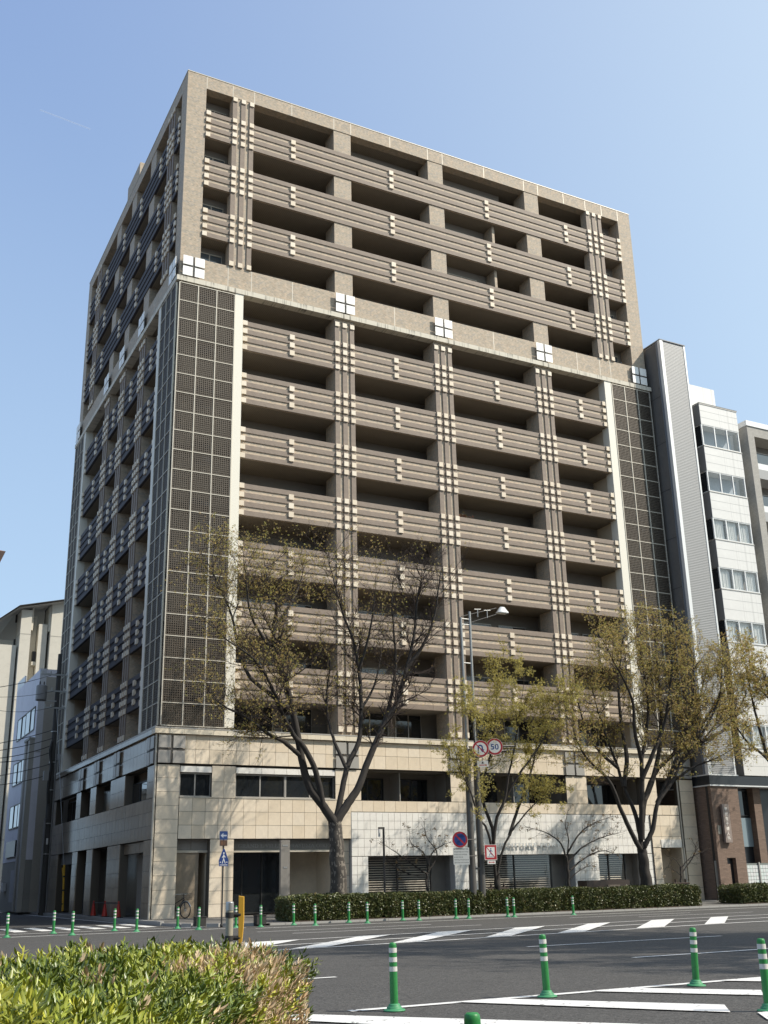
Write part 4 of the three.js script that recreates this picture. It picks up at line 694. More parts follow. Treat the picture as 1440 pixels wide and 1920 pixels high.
const GREENISH = [[0.50, 0.385, 0.10], [0.55, 0.42, 0.11], [0.43, 0.35, 0.10], [0.47, 0.32, 0.12], [0.42, 0.39, 0.08]];
const FRESH = [[0.52, 0.45, 0.10], [0.47, 0.41, 0.09], [0.56, 0.47, 0.12], [0.42, 0.36, 0.09]];
seed = 101;
growTree('zelkova_tree', 'large half-bare zelkova with peeling pale trunk left of the hedge', LIMBS.t1, { ground: -0.06, r: 0.33, limbR: 0.155, span: 11, leafSize: 0.55, leaf: 0.42, k0: 4.2, k1: 6, k2: 5.6, branch: 1.7, cols: GREENISH, bark: mBarkPale, group: 'street trees', perTwig: 2, radii: [0.19, 0.10, 0.10, 0.075, 0.13, 0.07, 0.19, 0.08, 0.085, 0.14, 0.085, 0.07, 0.06], bare: (l) => (l[l.length - 1].x > 3 ? 0.1 : l[l.length - 1].x > 0 ? 0.45 : 1) });
seed = 202;
growTree('zelkova_tree', 'slender forked zelkova with light green crown beside the traffic signs', LIMBS.t2, { ground: -0.06, r: 0.16, limbR: 0.075, span: 7, leafSize: 0.56, leaf: 0.8, k0: 4.2, k1: 7, k2: 6, branch: 1.1, cols: FRESH, group: 'street trees', perTwig: 3, from: 0.45 });
seed = 303;
const tree3 = growTree('zelkova_tree', 'broad vase-shaped zelkova with dense olive crown near the right end of the hedge', LIMBS.t3, { ground: -0.06, r: 0.27, limbR: 0.13, span: 9, leafSize: 0.6, leaf: 0.52, k0: 4.0, k1: 5.8, k2: 4.6, branch: 1.5, cols: GREENISH, group: 'street trees', perTwig: 3, from: 0.38 });
seed = 404;
growTree('zelkova_tree', 'sparse zelkova reaching a bough in at the right edge of view', LIMBS.t4, { ground: -0.06, r: 0.26, limbR: 0.11, span: 8, leaf: 0.4, k0: 4, branch: 1.3, cols: GREENISH, group: 'street trees' });
{ // trees on the near pavement, behind and right of the viewer, that shade the road
  for (const [x, z, ry, s, lab] of [[12.4, 36.6, 1.1, 1.32, 'zelkova on the near pavement whose shade falls across the road'], [20.5, 36.8, 2.6, 1.3, 'zelkova farther right on the near pavement behind the green posts']]) {
    const c = tree3.clone(); c.name = numbered('zelkova_tree'); c.position.set(x, -0.15, z); c.rotation.y = ry; c.scale.setScalar(s); c.userData = { label: lab, category: 'tree', group: 'street trees' }; scene.add(c);
  }
}
const SHRUB = { r: 0.05, limbR: 0.03, span: 1.6, leaf: 0.06, k0: 9, k1: 6, k2: 4, branch: 0.5, cols: [[0.22, 0.15, 0.07]], from: 0.25, lift: 0.02, category: 'shrub', group: 'bare shrubs behind the hedge', perTwig: 1 };
seed = 505; growTree('bare_shrub', 'leafless shrub in front of the left slatted shop window', LIMBS.s1, SHRUB);
seed = 606; growTree('bare_shrub', 'leafless spreading shrub in front of the white wall right of the shop name', LIMBS.s2, { ...SHRUB, r: 0.07 });
seed = 707; growTree('bare_shrub', 'leafless young tree by the doorway at the right end of the cream base', LIMBS.s3, { ...SHRUB, leaf: 0.03, k0: 7 });
function stakes(label, x, z) { const t = thing('tree_stakes', label, 'tree stake', [x, -0.06, z], 0, 'wooden tree stakes'); for (const s of [-1, 1]) put(t, 'stake', rod([s * 0.42, 0, 0], [s * 0.3, 1.15, 0], 0.045, 8), mTwig); put(t, 'crossbar', rod([-0.5, 0.95, 0.05], [0.5, 0.95, 0.05], 0.04, 8), mTwig); }
stakes('wooden stakes bracing the slender forked tree', 12.75, 6.15); stakes('wooden stakes bracing the young tree by the doorway', 24.4, 4.2);

// ---------------------------------------------------------------- hedges
seed = 811;
const hedgeLeaf = (() => { const P = [], I = []; for (let k = 0; k < 7; k++) { const c = V(rr(-1, 1), rr(-1, 1), rr(-1, 1)).multiplyScalar(0.05), a = V(rr(-1, 1), rr(-0.2, 1), rr(-1, 1)).normalize(), b = V(rr(-1, 1), rr(-1, 1), rr(-1, 1)).cross(a).normalize(), L = rr(0.028, 0.042), w = L * 0.5, n = P.length / 3; for (const [s, t] of [[-1, 0], [0, -1], [1, 0], [0, 1]]) P.push(c.x + a.x * L * s + b.x * w * t, c.y + a.y * L * s + b.y * w * t, c.z + a.z * L * s + b.z * w * t); I.push(n, n + 1, n + 2, n, n + 2, n + 3); } const g = new THREE.BufferGeometry(); g.setAttribute('position', new THREE.Float32BufferAttribute(P, 3)); g.setIndex(I); g.computeVertexNormals(); return g; })();
const mHedge = M(1, 1, 1, { roughness: 0.45, transmission: 0.12, thickness: 0 });
function hedge(label, x0, x1, z0, z1, h, n) {
  const t = thing('hedge', label, 'hedge', [x0, -0.07, (z0 + z1) / 2], 0, 'clipped hedges along the kerb'), w = x1 - x0, d = z1 - z0, list = [];
  const bump = (x, a) => 0.10 * (N8(x * 0.9 + a, a * 3.1) - 0.5) + 0.09 * (N16(x * 2.7, a + 2) - 0.5) + 0.07 * (N32(x * 7, a) - 0.5);
  const core = new Tubes(); for (let i = 0; i < w * 14; i++) { const x = rr(0.1, w - 0.1), z = rr(-d * 0.35, d * 0.35); core.add([V(x, 0, z), V(x + rr(-0.2, 0.2), h * 0.5, z + rr(-0.15, 0.15)), V(x + rr(-0.3, 0.3), h * 0.86, z + rr(-0.3, 0.3))], (q) => 0.014 * (1 - 0.6 * q), 3); } put(t, 'stems', core.geo(), mTwig).userData.kind = 'stuff';
  for (let i = 0; i < n; i++) {
    const f = rnd(), dep = Math.pow(rnd(), 2) * 0.28; let x = rr(0, w), y, z, e = Math.min(x, w - x), round = e < 0.35 ? (0.35 - e) * 0.5 : 0;
    if (f < 0.4) { y = h - dep + bump(x, 1) - round; z = rr(-d / 2, d / 2); y -= Math.pow(Math.abs(z) / (d / 2), 6) * 0.1; } else if (f < 0.82) { z = d / 2 - dep + bump(x, 2) - round; y = rr(0.04, h); z -= y > h * 0.85 ? (y - h * 0.85) * 0.8 : 0; z += (0.5 - Math.abs(y / h - 0.5)) * 0.14; } else if (f < 0.92) { z = -d / 2 + dep; y = rr(0.04, h); } else { x = rnd() < 0.5 ? dep + rr(-0.1, 0.1) : w - dep + rr(-0.1, 0.1); y = rr(0.04, h * 0.95); z = rr(-d / 2, d / 2) * 0.95; }
    const r = rnd(), c = r < 0.08 ? [0.16, 0.125, 0.045] : r < 0.5 ? [0.07, 0.085, 0.022] : [0.11, 0.12, 0.032];
    list.push({ p: V(x, y, z), s: rr(0.8, 1.35), c: tint(c, rr(0.75, 1.3)) });
  }
  scatter(t, 'foliage', hedgeLeaf, mHedge, list);
  B(t, 'soil', mSoil, 0, w, -0.05, 0.03, -d / 2, d / 2 + 0.05);
}
hedge('long dark green clipped hedge in front of the white shop wall', 3.45, 23.2, 5.0, 6.7, 0.86, 62000);
hedge('short end of a clipped hedge before the brick tower', 26.3, 33, 4.6, 6.3, 0.8, 16000);
// ---------------------------------------------------------------- foreground evergreen bush
{
  seed = 929;
  const t = thing('leafy_bush', 'broad yellow-green leafy bush with dry tan sprigs in the lower left foreground', 'bush', [-11.6, RY, 38.6]);
  const shoot = (sd, n, spread, hgt) => {   // an upright shoot of pointed leaves folded at the midrib
    const s0 = seed; seed = sd; const P = [], I = [], C = [];
    for (let k = 0; k < n; k++) {
      const h = k / n * hgt, az = k * 2.4 + rr(-0.4, 0.4), el = rr(0.5, 1.15) * (0.6 + 0.6 * k / n), dir = V(Math.cos(az) * Math.cos(el) * spread, Math.sin(el), Math.sin(az) * Math.cos(el) * spread).normalize(), side = V(-Math.sin(az), rr(-0.3, 0.3), Math.cos(az)).normalize(), up = dir.clone().cross(side).normalize();
      const L = rr(0.06, 0.095), w = L * rr(0.13, 0.18), c = V(0, h, 0), b = P.length / 3, v = rr(0.72, 1.15), q = (p, e, u) => { const o = c.clone().addScaledVector(dir, p * L).addScaledVector(side, e * w).addScaledVector(up, u * L); P.push(o.x, o.y, o.z); C.push(v, v, v); };
      q(0, 0, 0); q(0.35, 1, 0.05); q(0.4, 0, -0.015); q(0.35, -1, 0.05); q(0.72, 0.72, 0.01); q(0.74, 0, -0.05); q(0.72, -0.72, 0.01); q(1, 0, -0.12);
      I.push(b, b + 1, b + 2, b, b + 2, b + 3, b + 1, b + 4, b + 5, b + 1, b + 5, b + 2, b + 2, b + 5, b + 6, b + 2, b + 6, b + 3, b + 4, b + 7, b + 5, b + 5, b + 7, b + 6);
    }
    seed = s0; const g = new THREE.BufferGeometry(); g.setAttribute('position', new THREE.Float32BufferAttribute(P, 3)); g.setAttribute('color', new THREE.Float32BufferAttribute(C, 3)); g.setIndex(I); g.computeVertexNormals(); return g;
  };
  const shapes = [shoot(11, 10, 1, 0.13), shoot(23, 12, 1.2, 0.17), shoot(37, 9, 0.8, 0.11)], dead = [shoot(51, 11, 0.8, 0.15)];
  const mLf = M(1, 1, 1, { roughness: 0.38, vertexColors: true, transmission: 0.22, thickness: 0 }), mDead = M(1, 1, 1, { roughness: 0.85, vertexColors: true, transmission: 0.15, thickness: 0 });
  const xr = (z) => 2.35 - (z + 1.2) * 0.62;   // right end slants back
  const lists = [[], [], []], dry = [], up = V(0, 1, 0), stems = new Tubes();
  const top = (x, z) => 0.93 + 0.08 * (N8(x * 1.1 + 3, z * 1.3) - 0.5) + 0.09 * (N16(x * 3, z * 3.1) - 0.5) - Math.max(0, x - xr(z) + 0.35) * 0.35;
  for (let i = 0; i < 26000; i++) {
    const z = rr(-1.25, 2.4), x = rr(-3.6, xr(z)), d = Math.pow(rnd(), 1.6) * 0.55; let y = top(x, z) - d;
    const tilt = V(rr(-0.5, 0.5), 1, rr(-0.5, 0.5)); if (x > xr(z) - 0.3) tilt.x += 0.7; if (z > 2.1) tilt.z += 0.5;
    const q = new THREE.Quaternion().setFromUnitVectors(up, tilt.normalize()).multiply(new THREE.Quaternion().setFromAxisAngle(up, rr(0, 6.28)));
    const patch = N16(x * 2.9 + 4, z * 2.9 + 1), edge = x > xr(z) - 0.5 && z > -1.0 && z < 0.5, isDry = (patch > 0.88 && rnd() < 0.25) || (edge && rnd() < 0.7 * N8(z * 2.2 + 1, 2) + 0.3) || rnd() < 0.018;
    const it = { p: V(x, y, z), s: rr(0.42, 0.72), q };
    if (isDry) { it.c = tint([[0.66, 0.50, 0.31], [0.74, 0.60, 0.41], [0.54, 0.38, 0.22]][Math.floor(rnd() * 3)], rr(0.8, 1.2)); dry.push(it); }
    else { const yel = N8(x * 0.8 + 1, z * 0.8 + 5) * 0.7 + rnd() * 0.5 - (x > -0.2 ? 0.22 : 0); it.c = tint(yel > 0.62 ? [0.50, 0.50, 0.06] : yel > 0.30 ? [0.34, 0.39, 0.05] : [0.14, 0.20, 0.035], rr(0.75, 1.2)); lists[i % 3].push(it); }
  }
  for (let i = 0; i < 700; i++) { const z = rr(-1.2, 2.3), x = rr(-3.5, xr(z) - 0.1), y = top(x, z) - 0.12; stems.add([V(x + rr(-0.2, 0.2), 0, z + rr(-0.2, 0.2)), V(x, y * 0.5, z), V(x + rr(-0.1, 0.1), y, z + rr(-0.1, 0.1))], (q) => 0.008 * (1 - 0.5 * q), 3); }
  put(t, 'stems', stems.geo(), mTwig).userData.kind = 'stuff';
  shapes.forEach((g, k) => scatter(t, 'foliage', g, mLf, lists[k])); scatter(t, 'dry_foliage', dead[0], mDead, dry);
}

// ---------------------------------------------------------------- green delineator posts
const mGreen = M(0.028, 0.22, 0.055, { roughness: 0.42 }), mBand = M(0.62, 0.62, 0.58, { roughness: 0.35 }), mGreenBase = M(0.06, 0.27, 0.12, { roughness: 0.55 });
const prof = (p) => new THREE.LatheGeometry(p.map(([r, y]) => new THREE.Vector2(r, y)), 20);
const gPost = prof([[0.046, 0.02], [0.045, 0.3], [0.0435, 0.69], [0.04, 0.715], [0.03, 0.725], [0, 0.728]]), gBase = prof([[0, 0], [0.125, 0], [0.125, 0.012], [0.118, 0.022], [0.085, 0.028], [0.085, 0.044], [0.078, 0.05], [0.068, 0.052], [0.066, 0.07], [0.058, 0.078], [0.046, 0.082]]), gBandRing = new THREE.CylinderGeometry(0.0462, 0.0464, 0.052, 20, 1, true);
function delineator(label, x, z, lean = [0, 0], group) {
  const t = thing('delineator_post', label, 'bollard', [x, RY, z], 0, group); t.rotation.set(lean[0], rr(0, 6), lean[1]);
  put(t, 'base', gBase, mGreenBase); put(t, 'post', gPost, mGreen); for (const y of [0.645, 0.545, 0.445]) put(t, 'reflective_band', gBandRing, mBand, 0, y, 0);
}
[[-6.47, 33.38, [0, -0.005]], [-4.28, 33.26, [0, -0.02]], [-1.97, 33.38, [0, 0.04]], [-3.33, 35.93, [0, 0.03]]].forEach(([x, z, l], i) => delineator(['green post with white bands on the painted edge line, nearest the bush', 'green post with white bands standing where the edge line meets the first hatch bar', 'green post leaning slightly left on the edge line at the right', 'green post cut by the right edge of the view'][i], x, z, l, 'green posts on the near island'));
delineator('green post whose top alone shows at the bottom edge', -9.34, 39.73, [0, 0], 'green posts on the near island');
[[-6.88, 8.42], [-5.15, 6.72], [-4.94, 8.64], [-3.09, 6.52], [-2.71, 7.98], [-0.94, 6.72], [-0.69, 8.31], [0.73, 8.03], [1.57, 8.21], [3.0, 7.75], [3.29, 8.99], [5.32, 7.45], [5.42, 8.78], [7.58, 7.45], [7.95, 8.04], [9.77, 7.7], [10.04, 8.2], [11.65, 8.45], [11.78, 8.71], [14.38, 9.0]]
  .forEach(([x, z], i) => delineator(`${ORD[i]} green post from the left along the far kerb`, x, z, [rr(-0.015, 0.015), rr(-0.015, 0.015)], 'green posts along the far kerb'));

// ---------------------------------------------------------------- street lamp with two poles and its signs
{
  const t = thing('street_lamp', 'twin-pole street lamp with ladder rungs and a box lamp above the traffic signs', 'street lamp', [11.5, -0.06, 6.6]);
  const mPole = M(0.105, 0.098, 0.09, { roughness: 0.45, metalness: 0.3 }), mThin = M(0.34, 0.34, 0.33, { roughness: 0.4, metalness: 0.5 });
  for (const s of [-1, 1]) { put(t, 'lower_pole', tube([V(s * 0.22, 0, 0), V(s * 0.215, 3.5, 0), V(s * 0.21, 6.55, 0)], (q) => 0.155 - 0.03 * q, 16), mPole); put(t, 'upper_pole', rod([s * 0.21, 6.5, 0], [s * 0.23, s < 0 ? 12.2 : 12.5, 0], 0.058, 12), mThin); put(t, 'pole_cap', new THREE.CylinderGeometry(0.07, 0.13, 0.12, 14), mPole, s * 0.21, 6.6, 0); }
  for (const y of [8.45, 10.2, 11.9, 12.15]) put(t, 'rung', rod([-0.22, y, 0], [0.22, y, 0], 0.03, 8), mThin); for (const y of [1.75, 4.6]) put(t, 'pole_clamp', box(0.44, 0.08, 0.1), mPole, 0, y, 0.05);
  for (const y of [11.85, 12.25]) put(t, 'arm', rod([-0.2, y, 0], [1.65, y + 0.55 + (12.25 - y) * 0.3, 0.0], 0.022, 8), mDarkSteel);
  for (const x of [0.65, 1.15]) { put(t, 'insulator', rod([x, 12.3, 0], [x, 12.62, 0], 0.025, 6), mThin); put(t, 'insulator_bar', rod([x - 0.17, 12.63, 0], [x + 0.17, 12.66, 0], 0.028, 6), mThin); }
  const lamp = put(t, 'lamp_head', (() => { const g = new THREE.CylinderGeometry(0.16, 0.42, 0.36, 4, 1); g.rotateY(Math.PI / 4); g.scale(0.85, 0.75, 0.55); return g; })(), M(0.6, 0.61, 0.6, { roughness: 0.35, metalness: 0.3 }), 1.95, 12.74, 0); put(lamp, 'lamp_lens', box(0.44, 0.03, 0.28), M(0.55, 0.56, 0.54, { roughness: 0.2 }), 0, -0.145, 0);
  put(t, 'sign_arm', rod([-0.75, 6.28, 0.02], [2.0, 6.55, 0.16], 0.07, 10), mDarkSteel); put(t, 'arm_bracket', box(0.75, 0.34, 0.2), mDarkSteel, 0.05, 6.36, 0.05); put(t, 'sign_light', rod([1.3, 6.66, 0.45], [1.9, 6.7, 0.4], 0.04, 8), mDarkSteel);
}
const mSignBack = M(0.45, 0.45, 0.45, { roughness: 0.4, metalness: 0.5 });
function sign(name, label, x, y, z, turn, w, h, shape, draw, px = 256, clampTo) {
  const t = thing(name, label, 'traffic sign', [x, y, z], turn, 'traffic signs');
  const g = new THREE.ExtrudeGeometry(shape, { depth: 0.012, bevelEnabled: false, curveSegments: 24 }), gf = new THREE.ShapeGeometry(shape, 24), uv = gf.attributes.uv, p = gf.attributes.position;
  for (let i = 0; i < uv.count; i++) uv.setXY(i, p.getX(i) / w + 0.5, p.getY(i) / h + 0.5);
  put(t, 'plate', g, mSignBack, 0, 0, -0.012); put(t, 'face', gf, new THREE.MeshStandardMaterial({ map: canvasTex(px, Math.round(px * h / w), draw), roughness: 0.4 }), 0, 0, 0.003);
  if (clampTo) put(t, 'bracket', rod([0, 0, -0.015], clampTo, 0.02, 6), mDarkSteel);
  return t;
}
const disc = (r) => { const s = new THREE.Shape(); s.absarc(0, 0, r, 0, Math.PI * 2); return s; }, rect = (w, h) => { const s = new THREE.Shape(); s.moveTo(-w / 2, -h / 2); s.lineTo(w / 2, -h / 2); s.lineTo(w / 2, h / 2); s.lineTo(-w / 2, h / 2); s.closePath(); return s; };
const RED = 'rgb(150,36,42)', BLUE = 'rgb(30,56,112)', WHT = 'rgb(202,201,196)';
const ringFace = (c, w, h, fill) => { c.fillStyle = WHT; c.fillRect(0, 0, w, h); c.fillStyle = RED; c.beginPath(); c.arc(w / 2, h / 2, w * 0.485, 0, 7); c.fill(); c.fillStyle = fill; c.beginPath(); c.arc(w / 2, h / 2, w * 0.375, 0, 7); c.fill(); };
sign('no_u_turn_sign', 'round red-ringed sign with a struck-out blue U-turn arrow on the lamp arm', 11.71, 6.46, 7.0, -0.42, 0.7, 0.7, disc(0.35), (c, w, h) => { ringFace(c, w, h, WHT); c.strokeStyle = BLUE; c.lineWidth = w * 0.085; c.beginPath(); c.moveTo(w * 0.36, h * 0.76); c.lineTo(w * 0.36, h * 0.42); c.arc(w * 0.48, h * 0.42, w * 0.12, Math.PI, 0); c.lineTo(w * 0.6, h * 0.56); c.stroke(); c.fillStyle = BLUE; c.beginPath(); c.moveTo(w * 0.47, h * 0.54); c.lineTo(w * 0.73, h * 0.54); c.lineTo(w * 0.6, h * 0.72); c.fill(); c.strokeStyle = RED; c.lineWidth = w * 0.06; c.beginPath(); c.moveTo(w * 0.22, h * 0.22); c.lineTo(w * 0.78, h * 0.78); c.stroke(); }, 256, [0, 0, -0.28]);
sign('speed_limit_sign', 'round red-ringed speed sign reading 50 on the lamp arm', 12.4, 6.57, 7.02, -0.42, 0.7, 0.7, disc(0.35), (c, w, h) => { ringFace(c, w, h, WHT); c.fillStyle = BLUE; c.font = `bold ${Math.round(h * 0.46)}px sans-serif`; c.textAlign = 'center'; c.textBaseline = 'middle'; c.fillText('50', w / 2, h * 0.51, w * 0.52); }, 256, [0, 0, -0.28]);
sign('vehicle_plate_sign', 'small white plate with a red arrow bar under the U-turn sign', 11.78, 5.84, 7.0, -0.42, 0.46, 0.26, rect(0.46, 0.26), (c, w, h) => { c.fillStyle = WHT; c.fillRect(0, 0, w, h); c.fillStyle = RED; c.fillRect(w * 0.18, h * 0.62, w * 0.6, h * 0.14); c.beginPath(); c.moveTo(w * 0.75, h * 0.5); c.lineTo(w * 0.9, h * 0.69); c.lineTo(w * 0.75, h * 0.88); c.fill(); c.fillStyle = 'rgb(40,40,44)'; c.fillRect(w * 0.44, h * 0.14, w * 0.12, h * 0.34); c.fillRect(w * 0.34, h * 0.34, w * 0.32, h * 0.08); }, 128, [0.0, 0.3, -0.1]);
sign('no_parking_sign', 'round blue sign with red ring and slash on the left lamp pole', 10.52, 2.81, 7.0, -0.3, 0.64, 0.64, disc(0.32), (c, w, h) => { ringFace(c, w, h, BLUE); c.strokeStyle = RED; c.lineWidth = w * 0.1; c.beginPath(); c.moveTo(w * 0.22, h * 0.22); c.lineTo(w * 0.78, h * 0.78); c.stroke(); }, 256, [0.72, 0, -0.25]);
sign('parking_rules_board', 'square white board of small dark text below the no-parking disc', 10.56, 2.17, 6.99, -0.3, 0.66, 0.66, rect(0.66, 0.66), (c, w, h) => { c.fillStyle = 'rgb(186,188,184)'; c.fillRect(0, 0, w, h); c.fillStyle = 'rgb(34,36,40)'; const s = seed; seed = 31; const rows = [[10, 0], [10, 0], [9, 0], [6, 0], [10, 0], [10, 0]]; rows.forEach(([n], r) => { for (let k = 0; k < n; k++) { const x = w * (0.06 + k * 0.091), y = h * (0.06 + r * 0.155), q = w * 0.066; for (let m = 0; m < 4; m++) rnd() < 0.6 ? c.fillRect(x, y + q * (0.05 + 0.28 * m), q, q * 0.13) : c.fillRect(x + q * (0.08 + 0.26 * m), y, q * 0.13, q); } }); seed = s; }, 256, [0.68, 0, -0.25]);
sign('no_crossing_sign', 'square red-bordered sign of a struck-out walker on the right lamp pole', 11.95, 2.31, 7.0, -0.1, 0.56, 0.6, rect(0.56, 0.6), (c, w, h) => { c.fillStyle = WHT; c.fillRect(0, 0, w, h); c.fillStyle = RED; c.fillRect(w * 0.03, h * 0.03, w * 0.94, h * 0.94); c.fillStyle = WHT; c.fillRect(w * 0.17, h * 0.16, w * 0.66, h * 0.68); c.strokeStyle = BLUE; c.fillStyle = BLUE; c.lineWidth = w * 0.05; c.beginPath(); c.arc(w * 0.52, h * 0.27, w * 0.05, 0, 7); c.fill(); for (const l of [[[.52, .32], [.5, .52]], [[.5, .52], [.38, .72]], [[.5, .52], [.62, .72]], [[.51, .37], [.38, .48]], [[.51, .37], [.64, .46]]]) { c.beginPath(); c.moveTo(w * l[0][0], h * l[0][1]); c.lineTo(w * l[1][0], h * l[1][1]); c.stroke(); } c.fillRect(w * 0.22, h * 0.77, w * 0.56, h * 0.025); c.strokeStyle = RED; c.lineWidth = w * 0.06; c.beginPath(); c.moveTo(w * 0.17, h * 0.16); c.lineTo(w * 0.83, h * 0.84); c.stroke(); }, 256, [-0.2, 0, -0.3]);
sign('arrow_plate_sign', 'tiny white plate with a red arrow under the struck-out walker sign', 11.97, 1.92, 7.0, -0.1, 0.36, 0.14, rect(0.36, 0.14), (c, w, h) => { c.fillStyle = WHT; c.fillRect(0, 0, w, h); c.fillStyle = RED; c.fillRect(w * 0.2, h * 0.4, w * 0.6, h * 0.2); c.beginPath(); c.moveTo(w * 0.1, h * 0.5); c.lineTo(w * 0.25, h * 0.2); c.lineTo(w * 0.25, h * 0.8); c.fill(); c.beginPath(); c.moveTo(w * 0.9, h * 0.5); c.lineTo(w * 0.75, h * 0.2); c.lineTo(w * 0.75, h * 0.8); c.fill(); }, 128, [-0.2, 0, -0.3]);
{ const t = thing('sign_post', 'thin dark post carrying the one-way and crossing signs at the corner', 'post', [0.6, -0.09, 6.95]); put(t, 'pole', rod([0, 0, -0.04], [0, 3.15, -0.04], 0.03, 10), mDarkSteel); put(t, 'foot', new THREE.CylinderGeometry(0.05, 0.06, 0.06, 12), mDarkSteel, 0, 0.03, -0.04); }
sign('one_way_sign', 'small blue sign with a pale arrow pointing left on the corner post', 0.58, 2.97, 6.97, 0, 0.3, 0.3, rect(0.3, 0.3), (c, w, h) => { c.fillStyle = 'rgb(34,58,104)'; c.fillRect(0, 0, w, h); c.fillStyle = 'rgb(150,158,172)'; c.fillRect(w * 0.42, h * 0.42, w * 0.46, h * 0.17); c.beginPath(); c.moveTo(w * 0.1, h * 0.5); c.lineTo(w * 0.46, h * 0.2); c.lineTo(w * 0.46, h * 0.8); c.fill(); }, 128);
sign('faded_plate_sign', 'faded brown plate under the one-way arrow', 0.58, 2.71, 6.97, 0, 0.28, 0.2, rect(0.28, 0.2), (c, w, h) => { c.fillStyle = 'rgb(74,56,46)'; c.fillRect(0, 0, w, h); c.fillStyle = 'rgb(96,70,52)'; c.fillRect(w * 0.15, h * 0.2, w * 0.3, h * 0.6); c.fillRect(w * 0.6, h * 0.2, w * 0.12, h * 0.6); }, 64);
sign('crossing_sign', 'blue pointed sign with a white walker on the corner post', 0.6, 2.2, 6.97, 0, 0.38, 0.62, (() => { const s = new THREE.Shape(); s.moveTo(-0.17, -0.29); s.lineTo(0.17, -0.29); s.lineTo(0.185, -0.1); s.lineTo(0.03, 0.3); s.lineTo(-0.03, 0.3); s.lineTo(-0.185, -0.1); s.closePath(); return s; })(), (c, w, h) => { c.fillStyle = BLUE; c.fillRect(0, 0, w, h); c.strokeStyle = WHT; c.fillStyle = WHT; c.lineWidth = w * 0.07; c.beginPath(); c.arc(w * 0.5, h * 0.24, w * 0.075, 0, 7); c.fill(); for (const l of [[[.5, .3], [.5, .55]], [[.5, .55], [.36, .82]], [[.5, .55], [.66, .82]], [[.5, .36], [.34, .5]], [[.5, .36], [.66, .48]]]) { c.beginPath(); c.moveTo(w * l[0][0], h * l[0][1]); c.lineTo(w * l[1][0], h * l[1][1]); c.stroke(); } c.fillRect(w * 0.12, h * 0.88, w * 0.76, h * 0.035); c.fillRect(w * 0.12, h * 0.72, w * 0.12, h * 0.05); c.fillRect(w * 0.76, h * 0.72, w * 0.12, h * 0.05); }, 160);

// ---------------------------------------------------------------- small things by the entrance and on the kerb
{ const t = thing('entrance_pillar', 'grey stone slab pillar standing before the dark entrance', 'pillar', [4.9, -0.04, 2.2]); const g = new THREE.BoxGeometry(0.4, 3.05, 0.16, 1, 1, 1); put(t, 'slab', g, mGreyStone, 0, 1.52, 0); put(t, 'number_plate', box(0.24, 0.07, 0.01), mSteel, 0, 2.82, 0.086); put(t, 'plaque', box(0.16, 0.07, 0.01), mSteel, 0, 1.95, 0.086); }
for (const [x, z, lab] of [[2.0, 7.02, 'black planter box on the kerb beside the entrance pillar'], [-0.1, 6.6, 'black planter box on the kerb left of the corner sign post']]) { const t = thing('kerb_box', lab, 'box', [x, -0.1, z], 0, 'black boxes on the kerb'); put(t, 'body', box(0.36, 0.3, 0.34), mDark, 0, 0.15, 0); put(t, 'rim', mergeGeometries([bar(-0.2, 0.2, 0.3, 0.33, -0.19, -0.15), bar(-0.2, 0.2, 0.3, 0.33, 0.15, 0.19), bar(-0.2, -0.16, 0.3, 0.33, -0.15, 0.15), bar(0.16, 0.2, 0.3, 0.33, -0.15, 0.15)]), mDarkSteel); put(t, 'soil', box(0.3, 0.02, 0.28), mSoil, 0, 0.305, 0); }
{ const t = thing('path_lamp', 'thin dark lamp post with a bent head before the white wall', 'lamp post', [8.36, -0.05, 4.5]); put(t, 'pole', rod([0, 0, 0], [0, 3.42, 0], 0.045, 10), mDarkSteel); put(t, 'head', box(0.26, 0.07, 0.09), mDarkSteel, -0.1, 3.43, 0); put(t, 'lamp_tube', box(0.06, 0.32, 0.07), M(0.5, 0.5, 0.5), -0.2, 3.24, 0); }
{ const t = thing('dark_planter', 'low dark bench planter in front of the right shop window', 'planter', [20.6, -0.04, 3.2]); put(t, 'body', box(2.5, 0.62, 0.7), M(0.05, 0.035, 0.028, { roughness: 0.3 }), 0, 0.85, 0); put(t, 'foot', box(2.2, 0.54, 0.5), mDark, 0, 0.27, 0); put(t, 'handle', box(0.7, 0.3, 0.02), M(0.12, 0.1, 0.08), 0.3, 0.8, 0.37); }
function cone(x, z, lab) { const t = thing('traffic_cone', lab, 'traffic cone', [x, 0, z], 0, 'red cones on the side street'); put(t, 'body', prof([[0.13, 0.03], [0.03, 0.68], [0.022, 0.7], [0, 0.7]]), M(0.42, 0.028, 0.018, { roughness: 0.5 })); put(t, 'foot', box(0.36, 0.035, 0.36), mDark, 0, 0.017, 0); }
cone(-0.32, -9.0, 'red traffic cone farthest along the side wall'); cone(-0.3, -6.8, 'red traffic cone in the middle of the three'); cone(-0.32, -4.2, 'red traffic cone nearest the street corner');
[[-9.0, -6.8, 'black cone bar joining the two farther cones'], [-6.8, -4.2, 'black cone bar joining the two nearer cones']].forEach(([a, b, lab]) => { const t = thing('cone_bar', lab, 'cone bar', [-0.31, 0, a], 0, 'cone bars'); put(t, 'bar', rod([0, 0.6, 0], [0, 0.6, b - a], 0.018, 6), mDark); for (const z of [0, b - a]) put(t, 'ring', new THREE.TorusGeometry(0.05, 0.012, 6, 14).rotateX(Math.PI / 2), mDark, 0, 0.6, z); });
